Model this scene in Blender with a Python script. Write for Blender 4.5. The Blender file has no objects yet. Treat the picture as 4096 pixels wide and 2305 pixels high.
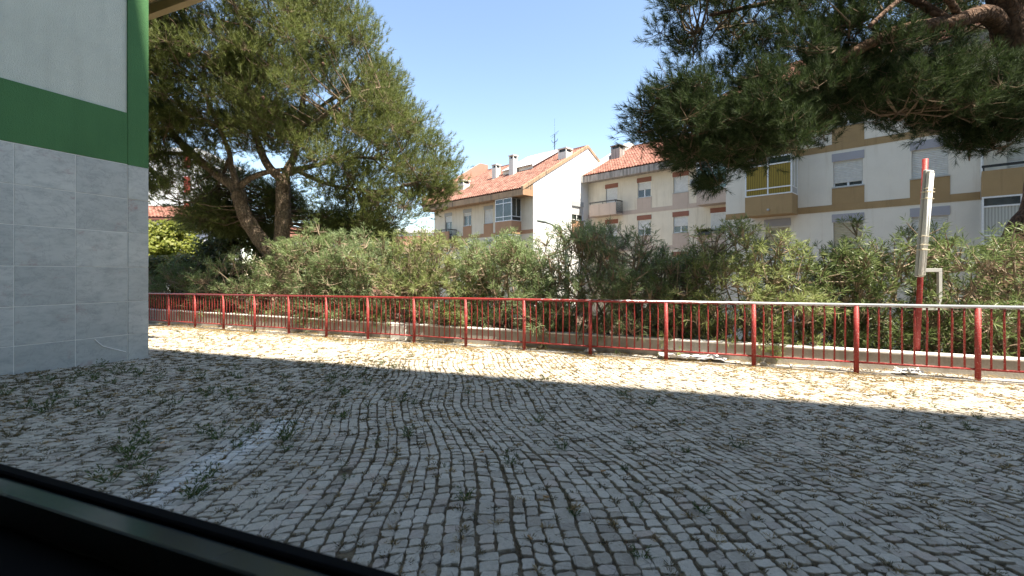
import bpy, bmesh, math, random
import numpy as np
from mathutils import Vector, Matrix

# ------------------------------------------------------------------ camera, sky, sun, exposure
SC = bpy.context.scene
COL = SC.collection
EYE = 1.15                                    # eye height above the paving under the camera

cam_d = bpy.data.cameras.new('camera')
cam = bpy.data.objects.new('camera', cam_d)
COL.objects.link(cam)
cam.location = (0, 0, EYE)
cam.rotation_euler = (math.radians(90), 0, 0)
cam_d.sensor_width = 36
cam_d.lens = 16.0
cam_d.shift_y = -0.0132
cam_d.clip_start = 0.02
cam_d.clip_end = 3000
cam_d.dof.use_dof = True
cam_d.dof.focus_distance = 8.0
cam_d.dof.aperture_fstop = 3.2
SC.camera = cam

SUN_EL = math.radians(64)
SUN_AZ = math.atan2(0.7757, -0.631)           # from the right and a little behind
world = bpy.data.worlds.new('World')
SC.world = world
world.use_nodes = True
wn = world.node_tree.nodes
sky = wn.new('ShaderNodeTexSky')
sky.sky_type = 'NISHITA'
sky.sun_disc = False
sky.sun_elevation = SUN_EL
sky.sun_rotation = SUN_AZ
sky.altitude = 50
sky.air_density = 1.0
sky.dust_density = 0.15
sky.ozone_density = 2.2
world.node_tree.links.new(sky.outputs[0], wn['Background'].inputs[0])
wn['Background'].inputs[1].default_value = 0.10

sun_d = bpy.data.lights.new('sun', 'SUN')
sun_d.energy = 4.3
sun_d.angle = math.radians(0.53)
sun_d.color = (1.0, 0.97, 0.93)
sun = bpy.data.objects.new('sun', sun_d)
COL.objects.link(sun)
sdir = Vector((math.sin(SUN_AZ) * math.cos(SUN_EL), math.cos(SUN_AZ) * math.cos(SUN_EL), math.sin(SUN_EL)))
sun.rotation_euler = sdir.to_track_quat('Z', 'Y').to_euler()
sun.location = (10, -10, 40)

vs = SC.view_settings
vs.view_transform = 'Standard'
vs.look = 'None'
vs.gamma = 1
vs.use_curve_mapping = False
vs.exposure = 1.82
vs.use_white_balance = True
vs.white_balance_temperature = 7400
vs.white_balance_tint = 8
SC.cycles.max_bounces = 6
SC.cycles.diffuse_bounces = 3
SC.cycles.transparent_max_bounces = 8
SC.cycles.use_denoising = True

R = random.Random(7)
NR = np.random.default_rng(11)

# ------------------------------------------------------------------ helpers
def ground_z(x, y):
    return -0.0047 * x - 0.0306 * y


class MB:
    """collects faces, built as ONE mesh object"""
    def __init__(s):
        s.v, s.f = [], []

    def poly(s, pts):
        b = len(s.v)
        s.v += [tuple(p) for p in pts]
        s.f.append(tuple(range(b, b + len(pts))))

    def box(s, x0, x1, y0, y1, z0, z1):
        b = len(s.v)
        s.v += [(x0, y0, z0), (x1, y0, z0), (x1, y1, z0), (x0, y1, z0), (x0, y0, z1), (x1, y0, z1), (x1, y1, z1), (x0, y1, z1)]
        for q in ((0, 3, 2, 1), (4, 5, 6, 7), (0, 1, 5, 4), (1, 2, 6, 5), (2, 3, 7, 6), (3, 0, 4, 7)):
            s.f.append(tuple(b + i for i in q))

    def prism(s, prof, x0, x1):
        """profile of (y, z) points, counter-clockwise seen from -x, pushed along x"""
        b = len(s.v); n = len(prof)
        s.v += [(x0, y, z) for y, z in prof] + [(x1, y, z) for y, z in prof]
        for i in range(n):
            j = (i + 1) % n
            s.f.append((b + i, b + j, b + n + j, b + n + i))
        s.f.append(tuple(b + i for i in reversed(range(n))))
        s.f.append(tuple(b + n + i for i in range(n)))

    def tube(s, pts, rad, n=8, cap=True):
        pts = [Vector(p) for p in pts]
        if not isinstance(rad, (list, tuple)):
            rad = [rad] * len(pts)
        rings = []
        t0 = (pts[1] - pts[0]).normalized()
        up = Vector((0, 0, 1)) if abs(t0.z) < .9 else Vector((1, 0, 0))
        a = t0.cross(up).normalized()
        for i, p in enumerate(pts):
            t = (pts[min(i + 1, len(pts) - 1)] - pts[max(i - 1, 0)]).normalized()
            a = (a - t * a.dot(t)).normalized()
            c = t.cross(a)
            b = len(s.v)
            for k in range(n):
                w = 2 * math.pi * k / n
                s.v.append(tuple(p + (a * math.cos(w) + c * math.sin(w)) * rad[i]))
            rings.append(b)
        for r0, r1 in zip(rings, rings[1:]):
            for k in range(n):
                m = (k + 1) % n
                s.f.append((r0 + k, r0 + m, r1 + m, r1 + k))
        if cap:
            s.f.append(tuple(rings[0] + k for k in reversed(range(n))))
            s.f.append(tuple(rings[-1] + k for k in range(n)))

    def build(s, name, mat, parent=None, smooth=False, bevel=0):
        me = bpy.data.meshes.new(name)
        me.from_pydata(s.v, [], s.f)
        me.update()
        if bevel:
            bm = bmesh.new(); bm.from_mesh(me)
            bmesh.ops.bevel(bm, geom=bm.edges[:], offset=bevel, segments=1, affect='EDGES', clamp_overlap=True)
            bm.to_mesh(me); bm.free()
        if smooth:
            me.polygons.foreach_set('use_smooth', [len(p.vertices) == 4 for p in me.polygons])
        return link(name, me, mat, parent)


def link(name, me, mat=None, parent=None):
    o = bpy.data.objects.new(name, me)
    COL.objects.link(o)
    if mat is not None and me is not None and not me.materials:
        me.materials.append(mat)
    if parent is not None:
        o.parent = parent
    return o


def empty(name, loc, rz=0.0):
    o = bpy.data.objects.new(name, None)
    o.empty_display_size = 0.2
    COL.objects.link(o)
    o.location = loc
    o.rotation_euler = (0, 0, rz)
    return o


def tag(o, label=None, cat=None, group=None, kind=None):
    if label: o['label'] = label
    if cat: o['category'] = cat
    if group: o['group'] = group
    if kind: o['kind'] = kind
    return o


def box(name, mat, parent, x0, x1, y0, y1, z0, z1, bevel=0):
    m = MB(); m.box(x0, x1, y0, y1, z0, z1)
    return m.build(name, mat, parent, bevel=bevel)


def np_mesh(name, verts, nside, mat, parent=None, attr=None):
    """verts (N*nside, 3): N separate polygons"""
    n = len(verts) // nside
    me = bpy.data.meshes.new(name)
    me.vertices.add(len(verts)); me.loops.add(len(verts)); me.polygons.add(n)
    me.vertices.foreach_set('co', np.ascontiguousarray(verts, dtype=np.float32).ravel())
    me.loops.foreach_set('vertex_index', np.arange(len(verts), dtype=np.int32))
    me.polygons.foreach_set('loop_start', np.arange(0, len(verts), nside, dtype=np.int32))
    if attr is not None:
        a = me.attributes.new('tone', 'FLOAT', 'POINT')
        a.data.foreach_set('value', np.ascontiguousarray(attr, dtype=np.float32))
    me.update()
    return link(name, me, mat, parent)


def unit(a):
    return a / np.maximum(np.linalg.norm(a, axis=-1, keepdims=True), 1e-9)


# ------------------------------------------------------------------ materials
class NT:
    def __init__(s, name):
        s.m = bpy.data.materials.new(name)
        s.m.use_nodes = True
        s.t = s.m.node_tree
        s.b = s.t.nodes['Principled BSDF']
        s.out = s.t.nodes['Material Output']

    def n(s, kind, **kw):
        nd = s.t.nodes.new('ShaderNode' + kind)
        for k, v in kw.items():
            setattr(nd, k, v)
        return nd

    def l(s, a, b):
        s.t.links.new(a, b)

    def coord(s, world_space=False):
        if world_space:
            return s.n('NewGeometry').outputs['Position']
        return s.n('TexCoord').outputs['Object']

    def noise(s, scale, vec=None, detail=4, rough=.55, stretch=None):
        nd = s.n('TexNoise')
        nd.inputs['Scale'].default_value = scale
        nd.inputs['Detail'].default_value = detail
        nd.inputs['Roughness'].default_value = rough
        v = vec if vec is not None else s.coord()
        if stretch:
            mp = s.n('Mapping'); mp.inputs['Scale'].default_value = stretch
            s.l(v, mp.inputs['Vector']); v = mp.outputs[0]
        s.l(v, nd.inputs['Vector'])
        return nd.outputs['Fac']

    def ramp(s, fac, stops):
        r = s.n('ValToRGB')
        el = r.color_ramp.elements
        while len(el) < len(stops):
            el.new(0.5)
        for e, (p, c) in zip(el, stops):
            e.position = p
            e.color = (*c, 1) if len(c) == 3 else c
        s.l(fac, r.inputs[0])
        return r.outputs[0]

    def mix(s, fac, a, b, blend='MIX'):
        nd = s.n('Mix', data_type='RGBA', blend_type=blend)
        for sock, v in ((nd.inputs[0], fac), (nd.inputs[6], a), (nd.inputs[7], b)):
            if isinstance(v, (int, float)):
                sock.default_value = v
            elif isinstance(v, (tuple, list)):
                sock.default_value = (*v, 1) if len(v) == 3 else v
            else:
                s.l(v, sock)
        return nd.outputs[2]

    def math(s, op, a, b=None):
        nd = s.n('Math', operation=op)
        for i, v in enumerate((a, b)):
            if v is None: continue
            if isinstance(v, (int, float)): nd.inputs[i].default_value = v
            else: s.l(v, nd.inputs[i])
        return nd.outputs[0]

    def bump(s, h, strength=.4, dist=.01):
        nd = s.n('Bump')
        nd.inputs['Strength'].default_value = strength
        nd.inputs['Distance'].default_value = dist
        s.l(h, nd.inputs['Height'])
        s.l(nd.outputs[0], s.b.inputs['Normal'])

    def col(s, c):
        if isinstance(c, (tuple, list)):
            s.b.inputs['Base Color'].default_value = (*c, 1)
        else:
            s.l(c, s.b.inputs['Base Color'])

    def set(s, rough=.8, metal=0, spec=.5):
        s.b.inputs['Roughness'].default_value = rough
        s.b.inputs['Metallic'].default_value = metal
        s.b.inputs['Specular IOR Level'].default_value = spec
        return s


def mul(c, k):
    return tuple(min(1, x * k) for x in c)


def mat_mottled(name, c, var=.15, scale=3, rough=.8, bump=0, bscale=80, bdist=.004, streak=None, spec=.4, world_space=False):
    t = NT(name)
    v = t.coord(world_space)
    base = t.ramp(t.noise(scale, v, 6), [(.3, mul(c, 1 - var)), (.7, mul(c, 1 + var))])
    fine = t.noise(scale * 14, v, 3)
    base = t.mix(.35, base, t.ramp(fine, [(.3, mul(c, 1 - var)), (.7, mul(c, 1 + var * .6))]))
    if streak:
        sc, amt, lo = streak
        st = t.noise(1.0, v, 5, .65, stretch=(4.5, 4.5, .35))
        base = t.mix(t.ramp(st, [(lo, (0, 0, 0)), (lo + .22, (amt,) * 3)]), base, sc)
    t.col(base)
    t.set(rough, 0, spec)
    if bump:
        t.bump(t.noise(bscale, v, 3), bump, bdist)
    return t.m


def mat_leaf(name, c1, c2, c3, trans=.3, rough=.55, scale=.9):
    t = NT(name)
    g = t.n('NewGeometry')
    v = t.coord(True)
    big = t.ramp(t.noise(scale, v, 3), [(.35, c1), (.65, c2)])
    rnd = t.ramp(g.outputs['Random Per Island'], [(0, mul(c1, .75)), (.55, c2), (1, c3)])
    c = t.mix(.55, big, rnd)
    t.col(c)
    t.set(rough, 0, .35)
    tr = t.n('BsdfTranslucent')
    t.l(c, tr.inputs[0])
    mx = t.n('MixShader'); mx.inputs[0].default_value = trans
    t.l(t.b.outputs[0], mx.inputs[1]); t.l(tr.outputs[0], mx.inputs[2])
    t.l(mx.outputs[0], t.out.inputs[0])
    return t.m


def mat_plain(name, c, rough=.5, metal=0, spec=.5):
    t = NT(name)
    base = t.ramp(t.noise(9, None, 4), [(.3, mul(c, .9)), (.7, mul(c, 1.08))])
    t.col(base)
    t.set(rough, metal, spec)
    return t.m


M = {}
# --- paving stone
t = NT('cobble_stone')
v = t.coord(True)
at = t.n('Attribute', attribute_name='tone')
tone = t.ramp(at.outputs['Fac'], [(0, (.27, .225, .175)), (.12, (.37, .315, .25)), (.3, (.48, .425, .345)), (.65, (.55, .495, .41)), (.88, (.63, .57, .475)), (.95, (.52, .41, .33)), (1, (.40, .34, .29))])
grain = t.noise(55, v, 5, .7)
pits = t.noise(190, v, 2)
c = t.mix(.35, tone, t.ramp(grain, [(.3, (.27, .235, .19)), (.7, (.68, .62, .52))]))
c = t.mix(t.ramp(pits, [(.28, (.75,) * 3), (.36, (0, 0, 0))]), c, (.09, .085, .08))
ck = t.n('TexVoronoi', feature='DISTANCE_TO_EDGE'); ck.inputs['Scale'].default_value = 7
t.l(v, ck.inputs['Vector'])
crk = t.math('MULTIPLY', t.math('LESS_THAN', ck.outputs['Distance'], .011), t.math('GREATER_THAN', t.noise(6, v, 3), .5))
c = t.mix(t.math('MULTIPLY', crk, .6), c, (.12, .11, .10))
blot = t.noise(22, v, 4, .6)
c = t.mix(t.ramp(blot, [(.62, (0, 0, 0)), (.72, (.5,) * 3)]), c, (.24, .225, .20))
dirt = t.noise(.8, v, 5)
c = t.mix(t.ramp(dirt, [(.5, (0, 0, 0)), (.75, (.4,) * 3)]), c, (.23, .20, .16))
# spilled whitewash: a streak with its own shape, running away to the right of the window
sx = t.n('SeparateXYZ'); t.l(v, sx.inputs[0])
wob = t.math('MULTIPLY', t.math('SUBTRACT', t.noise(5, v, 4), .5), .28)
across = t.math('ABSOLUTE', t.math('ADD', t.math('SUBTRACT', t.math('ADD', sx.outputs['X'], t.math('MULTIPLY', sx.outputs['Y'], -.02)), -1.98), wob))
along = t.math('ABSOLUTE', t.math('SUBTRACT', sx.outputs['Y'], 3.1))
streak = t.math('MULTIPLY', t.math('SUBTRACT', 1, t.math('SMOOTH_MIN', t.math('MULTIPLY', across, 4.2), 1)), t.math('LESS_THAN', along, .85))
streak = t.math('MULTIPLY', streak, t.math('MULTIPLY', t.noise(12, v, 3), 1.6))
c = t.mix(streak, c, (.74, .73, .70))
t.col(c); t.set(.78, 0, .35)
t.bump(t.noise(48, v, 6, .75), .8, .012)
M['cobble'] = t.m

t = NT('joint_dirt')
v = t.coord(True)
c = t.ramp(t.noise(14, v, 6, .7), [(.25, (.06, .046, .032)), (.5, (.14, .108, .072)), (.75, (.25, .20, .13))])
c = t.mix(t.ramp(t.noise(1.1, v, 4), [(.5, (0, 0, 0)), (.7, (.45,) * 3)]), c, (.05, .055, .022))
t.col(c); t.set(.95, 0, .1)
t.bump(t.noise(90, v, 4), .8, .01)
M['dirt'] = t.m

M['asphalt'] = mat_mottled('asphalt', (.06, .06, .06), .2, .6, .9, .3, 120)
M['soil'] = mat_mottled('planting_soil', (.09, .065, .045), .35, 3, .95, .6, 40, .03, world_space=True)
M['concrete'] = mat_mottled('weathered_concrete', (.36, .33, .29), .28, 2.5, .9, .5, 45, .012, ((.16, .14, .11), .55, .5), world_space=True)
M['ledge'] = mat_mottled('pale_concrete', (.47, .44, .40), .2, 3, .88, .4, 60, .008, world_space=True)
M['coping'] = mat_mottled('whitewashed_coping', (.72, .70, .66), .14, 5, .8, .3, 60, .005, world_space=True)

# --- render of our own building
def mat_render(name, c, stipple=.55):
    t = NT(name)
    v = t.coord()
    base = t.ramp(t.noise(1.2, v, 5), [(.3, mul(c, .9)), (.7, mul(c, 1.07))])
    st = t.noise(1, v, 5, .6, stretch=(3, 3, .3))
    base = t.mix(t.ramp(st, [(.45, (0, 0, 0)), (.75, (.5,) * 3)]), base, mul(c, .72))
    sp = t.noise(30, v, 4, .7)
    base = t.mix(t.ramp(sp, [(.66, (0, 0, 0)), (.74, (.35,) * 3)]), base, mul(c, .6))
    t.col(base); t.set(.75, 0, .3)
    vo = t.n('TexVoronoi'); vo.inputs['Scale'].default_value = 75
    t.l(v, vo.inputs['Vector'])
    h = t.math('ADD', t.math('MULTIPLY', vo.outputs['Distance'], .6), t.noise(90, v, 3))
    t.bump(h, stipple, .012)
    return t.m
M['green'] = mat_render('green_stipple_render', (.064, .180, .066))
M['offwhite'] = mat_render('offwhite_stipple_render', (.60, .62, .54))

t = NT('grey_marble')
v = t.coord()
oi = t.n('ObjectInfo')
sh = t.n('VectorMath', operation='ADD'); t.l(v, sh.inputs[0])
rv = t.n('CombineXYZ'); t.l(t.math('MULTIPLY', oi.outputs['Random'], 37.0), rv.inputs[2]); t.l(rv.outputs[0], sh.inputs[1])
v = sh.outputs[0]
base = t.ramp(t.noise(1.7, v, 7, .62, stretch=(1, 1, 2.6)), [(.25, (.33, .345, .33)), (.5, (.47, .48, .45)), (.75, (.59, .59, .55))])
base = t.mix(.5, base, t.ramp(oi.outputs['Random'], [(0, (.34, .36, .345)), (.5, (.47, .48, .45)), (1, (.58, .58, .54))]))
cl = t.noise(5, v, 7, .75, stretch=(1, 1, 2.2))
base = t.mix(t.ramp(cl, [(.47, (0, 0, 0)), (.70, (.75,) * 3)]), base, (.27, .285, .28))
ve = t.n('TexNoise'); ve.inputs['Scale'].default_value = 2.4; ve.inputs['Detail'].default_value = 9; ve.inputs['Roughness'].default_value = .68
ve.inputs['Distortion'].default_value = .8; t.l(v, ve.inputs['Vector'])
vein = t.math('ABSOLUTE', t.math('SUBTRACT', ve.outputs['Fac'], .5))
base = t.mix(t.ramp(vein, [(0, (.55,) * 3), (.008, (0, 0, 0))]), base, (.22, .22, .22))
rs = t.noise(2.6, v, 5, .6, stretch=(1, 1, 1.5))
pk = t.math('MULTIPLY', t.ramp(rs, [(.585, (0, 0, 0)), (.71, (.9,) * 3)]), t.ramp(t.noise(17, v, 4), [(.4, (.1,) * 3), (.65, (1,) * 3)]))
base = t.mix(pk, base, (.33, .19, .175))
t.col(base); t.set(.5, 0, .45)
t.bump(t.noise(160, v, 3), .12, .003)
M['marble'] = t.m
M['grout'] = mat_mottled('pale_grout', (.72, .71, .66), .1, 6, .9)
M['beige'] = mat_mottled('beige_soffit', (.42, .33, .21), .12, 2, .85)

# --- railing
t = NT('chipped_red_paint')
v = t.coord(True)
red = t.ramp(t.noise(4, v, 4), [(.3, (.23, .022, .022)), (.7, (.33, .036, .034))])
fade = t.mix(t.ramp(t.noise(60, v, 5, .7), [(.56, (0, 0, 0)), (.64, (.8,) * 3)]), red, (.46, .30, .27))
fade = t.mix(t.ramp(t.noise(14, v, 5, .7), [(.60, (0, 0, 0)), (.70, (.7,) * 3)]), fade, (.16, .06, .035))
t.col(fade); t.set(.55, 0, .35)
t.bump(t.noise(110, v, 4), .25, .003)
M['red'] = t.m
t = NT('worn_red_top_rail')
v = t.coord(True)
sx = t.n('SeparateXYZ'); t.l(v, sx.inputs[0])
red = t.ramp(t.noise(4, v, 4), [(.3, (.23, .022, .022)), (.7, (.33, .036, .034))])
wear = t.math('ADD', t.math('MULTIPLY', t.math('SUBTRACT', sx.outputs['X'], 2.2), .22), t.math('MULTIPLY', t.math('SUBTRACT', t.noise(26, v, 6, .75, stretch=(.4, 1, 1)), .5), 2.6))
nz = t.n('SeparateXYZ'); t.l(t.n('NewGeometry').outputs['Normal'], nz.inputs[0])
wear = t.math('ADD', wear, t.math('MULTIPLY', nz.outputs['Z'], .35))
wr = t.ramp(wear, [(.05, (0, 0, 0)), (.2, (1, 1, 1))])
t.col(t.mix(wr, red, (.46, .47, .48)))
t.l(t.math('MULTIPLY', wr, .75), t.b.inputs['Metallic'])
t.set(.42); t.l(t.math('MULTIPLY', wr, .75), t.b.inputs['Metallic'])
t.bump(t.noise(110, v, 4), .2, .003)
M['toprail'] = t.m

# --- bark and leaves
def mat_bark(name, a, b, c3):
    t = NT(name)
    v = t.coord(True)
    n1 = t.noise(7, v, 6, .7, stretch=(1, 1, .35))
    vo = t.n('TexVoronoi', feature='DISTANCE_TO_EDGE'); vo.inputs['Scale'].default_value = 9
    mp = t.n('Mapping'); mp.inputs['Scale'].default_value = (1, 1, .4)
    ad = t.n('VectorMath', operation='ADD')
    t.l(v, mp.inputs[0]); t.l(mp.outputs[0], ad.inputs[0])
    nn = t.n('TexNoise'); nn.inputs['Scale'].default_value = 6; t.l(v, nn.inputs[0])
    sc = t.n('VectorMath', operation='SCALE'); sc.inputs['Scale'].default_value = .25
    t.l(nn.outputs['Color'], sc.inputs[0]); t.l(sc.outputs[0], ad.inputs[1]); t.l(ad.outputs[0], vo.inputs['Vector'])
    crack = t.ramp(vo.outputs['Distance'], [(0, (1, 1, 1)), (.12, (0, 0, 0))])
    c = t.ramp(n1, [(.3, a), (.55, b), (.75, c3)])
    c = t.mix(t.math('MULTIPLY', crack, .7), c, mul(a, .45))
    t.col(c); t.set(.9, 0, .2)
    h = t.math('ADD', t.math('MULTIPLY', n1, .5), t.math('MULTIPLY', vo.outputs['Distance'], 1.6))
    t.bump(h, .9, .05)
    return t.m
M['bark'] = mat_bark('pine_bark', (.17, .125, .09), (.34, .255, .19), (.46, .365, .28))
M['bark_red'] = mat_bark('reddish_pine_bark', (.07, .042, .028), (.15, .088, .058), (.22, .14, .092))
M['twig'] = mat_mottled('dry_twig', (.17, .12, .08), .3, 12, .9)
M['shrub_stem'] = mat_mottled('tan_shrub_stem', (.30, .23, .165), .35, 14, .85)
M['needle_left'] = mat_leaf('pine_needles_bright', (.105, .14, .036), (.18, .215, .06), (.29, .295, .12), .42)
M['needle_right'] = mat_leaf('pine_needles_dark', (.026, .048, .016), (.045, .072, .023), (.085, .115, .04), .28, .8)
M['hedge'] = mat_leaf('narrow_shrub_leaves', (.155, .22, .085), (.25, .325, .14), (.42, .47, .27), .48, .42)
M['hedge_olive'] = mat_leaf('olive_shrub_leaves', (.175, .225, .075), (.285, .335, .12), (.46, .475, .25), .5, .42)
M['hedge_grey'] = mat_leaf('grey_green_shrub_leaves', (.155, .22, .095), (.25, .325, .155), (.43, .48, .29), .48, .42)
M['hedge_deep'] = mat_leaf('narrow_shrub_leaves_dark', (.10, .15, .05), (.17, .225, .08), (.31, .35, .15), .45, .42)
M['ivy'] = mat_leaf('yellow_green_leaves', (.14, .18, .03), (.25, .28, .05), (.42, .40, .10), .45, .5)
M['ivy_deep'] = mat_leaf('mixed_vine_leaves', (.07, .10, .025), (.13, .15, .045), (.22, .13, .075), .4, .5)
M['weed'] = mat_leaf('weed_leaves', (.045, .085, .022), (.085, .135, .035), (.15, .18, .06), .3, .6, 5)
M['straw'] = mat_leaf('dry_straw', (.27, .185, .08), (.42, .30, .135), (.56, .42, .21), .3, .8, 3)
M['moss'] = mat_leaf('joint_growth', (.075, .075, .028), (.15, .12, .055), (.26, .175, .095), .25, .8, 1.5)

# --- neighbours' houses
WST = ((.46, .39, .29), .4, .55)
M['house_white'] = mat_mottled('aged_white_render', (.75, .71, .635), .06, 1.5, .85, .25, 50, .006, WST)
M['house_gable'] = mat_mottled('bright_white_render', (.80, .79, .77), .03, 1.2, .85, .2, 50, .005, ((.62, .60, .56), .25, .58))
M['house_cream'] = mat_mottled('cream_white_render', (.70, .63, .51), .09, 1.5, .85, .25, 50, .006, ((.42, .34, .22), .5, .52))
M['ochre'] = mat_mottled('ochre_paint', (.36, .245, .125), .1, 2, .85, .2, 50, .005, ((.12, .085, .05), .5, .55))
M['terracotta'] = mat_mottled('terracotta_paint', (.43, .245, .145), .1, 2, .85, .2, 50, .005, ((.20, .12, .08), .5, .55))
M['pinkbeige'] = mat_mottled('pink_beige_paint', (.50, .40, .335), .08, 2, .85, .2, 50, .005, ((.24, .19, .15), .5, .55))
M['brick_red'] = mat_mottled('brick_red_paint', (.27, .115, .08), .1, 2, .85)
M['lilac'] = mat_mottled('grey_lilac_paint', (.36, .36, .40), .08, 2, .85)
M['greyhood'] = mat_mottled('grey_paint', (.40, .42, .43), .08, 2, .85)
M['stained'] = mat_mottled('stained_fascia', (.42, .37, .33), .2, 2, .9, .3, 40, .01, ((.10, .09, .08), .85, .42))
M['stained_warm'] = mat_mottled('stained_warm_fascia', (.44, .29, .18), .15, 2, .9, .3, 40, .01, ((.10, .08, .065), .8, .46))
M['shutter'] = mat_plain('white_shutter', (.66, .66, .64), .55)
M['shutter_cream'] = mat_plain('cream_shutter', (.50, .45, .33), .6)
M['alu'] = mat_plain('white_frame', (.76, .77, .78), .35)
M['alu_grey'] = mat_plain('grey_frame', (.40, .41, .42), .4)
M['sill'] = mat_plain('stone_sill', (.45, .44, .42), .7)
M['black'] = mat_plain('black_metal', (.02, .022, .024), .4)
t = NT('dark_window_glass')
t.col(t.ramp(t.noise(1.5, None, 2), [(.35, (.012, .018, .02)), (.65, (.05, .06, .06))])); t.set(.06, 0, .8)
M['glass'] = t.m
t = NT('greenish_window_glass')
t.col(t.ramp(t.noise(2.5, None, 2), [(.35, (.05, .12, .10)), (.65, (.22, .33, .28))])); t.set(.08, 0, .8)
M['glass_green'] = t.m
t = NT('yellow_curtain')
v = t.coord()
w = t.n('TexWave'); w.inputs['Scale'].default_value = 3.2; w.inputs['Distortion'].default_value = 1.5; t.l(v, w.inputs[0])
t.col(t.ramp(w.outputs['Fac'], [(0, (.17, .115, .016)), (1, (.30, .215, .035))])); t.set(.8)
t.b.inputs['Coat Weight'].default_value = .6; t.b.inputs['Coat Roughness'].default_value = .05
M['curtain'] = t.m
t = NT('net_curtain')
v = t.coord()
w = t.n('TexWave'); w.inputs['Scale'].default_value = 4; w.inputs['Distortion'].default_value = 1; t.l(v, w.inputs[0])
t.col(t.ramp(w.outputs['Fac'], [(0, (.30, .31, .29)), (1, (.50, .51, .48))])); t.set(.8)
t.b.inputs['Coat Weight'].default_value = .6; t.b.inputs['Coat Roughness'].default_value = .05
M['net'] = t.m

def mat_tile(name, stops):
    t = NT(name)
    v = t.coord(True)
    g = t.n('NewGeometry')
    oi = t.n('ObjectInfo')
    at = t.n('Attribute', attribute_name='tone')
    c = t.ramp(at.outputs['Fac'], stops)
    c = t.mix(t.ramp(t.noise(.9, v, 5), [(.45, (0, 0, 0)), (.75, (.5,) * 3)]), c, mul(stops[0][1], .8))
    c = t.mix(t.ramp(t.noise(11, v, 4), [(.6, (0, 0, 0)), (.75, (.55,) * 3)]), c, (.22, .19, .16))
    t.col(c); t.set(.85, 0, .25)
    return t.m
M['tile'] = mat_tile('clay_roof_tile', [(0, (.185, .085, .063)), (.5, (.25, .122, .092)), (1, (.32, .178, .138))])
M['tile_red'] = mat_tile('red_clay_roof_tile', [(0, (.185, .076, .056)), (.5, (.255, .114, .083)), (1, (.32, .168, .125))])
M['corrugated'] = mat_mottled('grey_corrugated_sheet', (.40, .40, .41), .2, 3, .6)
M['pink_wall'] = mat_mottled('pink_render', (.42, .22, .16), .1, 2, .85)

M['frame_black'] = mat_plain('black_window_metal', (.012, .012, .013), .35)
M['gasket'] = mat_plain('rubber_gasket', (.006, .006, .006), .9, 0, .1)
t = NT('polished_dark_sill'); t.col((.07, .085, .085)); t.set(.13, .35, .9)
t.bump(t.noise(14, None, 3), .05, .004)
M['sill_dark'] = t.m
M['room'] = mat_mottled('room_plaster', (.35, .33, .30), .05, 1, .9)
M['room_floor'] = mat_mottled('brown_floor', (.10, .065, .04), .2, 3, .5)
t = NT('window_glass')
tr = t.n('BsdfTransparent'); t.l(tr.outputs[0], t.out.inputs[0])
M['pane'] = t.m
t = NT('lit_lamp_disc')
t.b.inputs['Emission Color'].default_value = (1, .98, .94, 1)
t.b.inputs['Emission Strength'].default_value = 2.2
t.col((.9, .9, .9))
M['lamp_on'] = t.m
M['grey_post'] = mat_mottled('grey_green_post', (.24, .27, .25), .15, 6, .6)
M['galv'] = mat_mottled('rusty_grey_steel', (.42, .42, .40), .12, 8, .5, 0, 80, .004, ((.28, .13, .06), .7, .62))
t = NT('clouded_plastic')
v = t.coord()
t.col(t.mix(t.ramp(t.noise(9, v, 4, .6, stretch=(1, 1, .25)), [(.45, (0, 0, 0)), (.7, (.6,) * 3)]), (.66, .65, .60), (.42, .37, .28)))
t.set(.3, 0, .5)
M['plastic'] = t.m
M['tube'] = mat_plain('white_tube', (.85, .86, .85), .3)
M['tape'] = mat_plain('yellowed_tape', (.60, .52, .38), .3)
M['paper'] = mat_plain('white_plastic_sheet', (.80, .80, .80), .6)
M['wood'] = mat_mottled('grey_wood', (.33, .27, .20), .2, 6, .9)
M['butt'] = mat_plain('cigarette_filter', (.52, .30, .14), .8)
M['car_white'] = mat_plain('white_car_paint', (.78, .78, .78), .25)
M['car_silver'] = mat_plain('silver_car_paint', (.40, .43, .46), .28, .5)
M['tyre'] = mat_plain('tyre_rubber', (.02, .02, .02), .8)
M['sheet_metal'] = mat_plain('wheel_rim', (.45, .45, .46), .35, .8)
M['far_white'] = mat_mottled('far_white_wall', (.78, .78, .77), .04, .4, .9)
M['far_cream'] = mat_mottled('far_cream_wall', (.62, .52, .36), .05, .4, .9)
M['far_red'] = mat_mottled('far_red_panel', (.45, .07, .06), .1, .6, .8)

# ------------------------------------------------------------------ ground, street, paving
DR = Vector((-0.9045, 0.4264, 0))             # along the railing, to the left
NRAIL = Vector((0.4264, 0.9045, 0))           # away from us, across the railing
RP = Vector((5.83, 5.695, 0))                 # foot of one railing post
DWIN = Vector((-0.934, 0.358, 0))             # along our own front, to the left
NWIN = Vector((0.358, 0.934, 0))
STREET = EYE - 3.3


def rail_pt(s, off=0.0, z=0.0):
    p = RP + DR * s + NRAIL * off
    return Vector((p.x, p.y, ground_z(p.x, p.y) + z))


m = MB(); m.poly([(-900, -900, STREET - .004), (900, -900, STREET - .004), (900, 900, STREET - .004), (-900, 900, STREET - .004)])
tag(m.build('ground', M['soil']), 'brown ground beyond the street', kind='structure')
m = MB()
a0, a1 = RP + DR * 60 + NRAIL * 3.2, RP - DR * 45 + NRAIL * 3.2
b0, b1 = a0 + NRAIL * 9, a1 + NRAIL * 9
m.poly([(p.x, p.y, STREET + .004) for p in (a0, a1, b1, b0)])
tag(m.build('street', M['asphalt']), 'dark asphalt street below the terrace', kind='structure')

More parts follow.
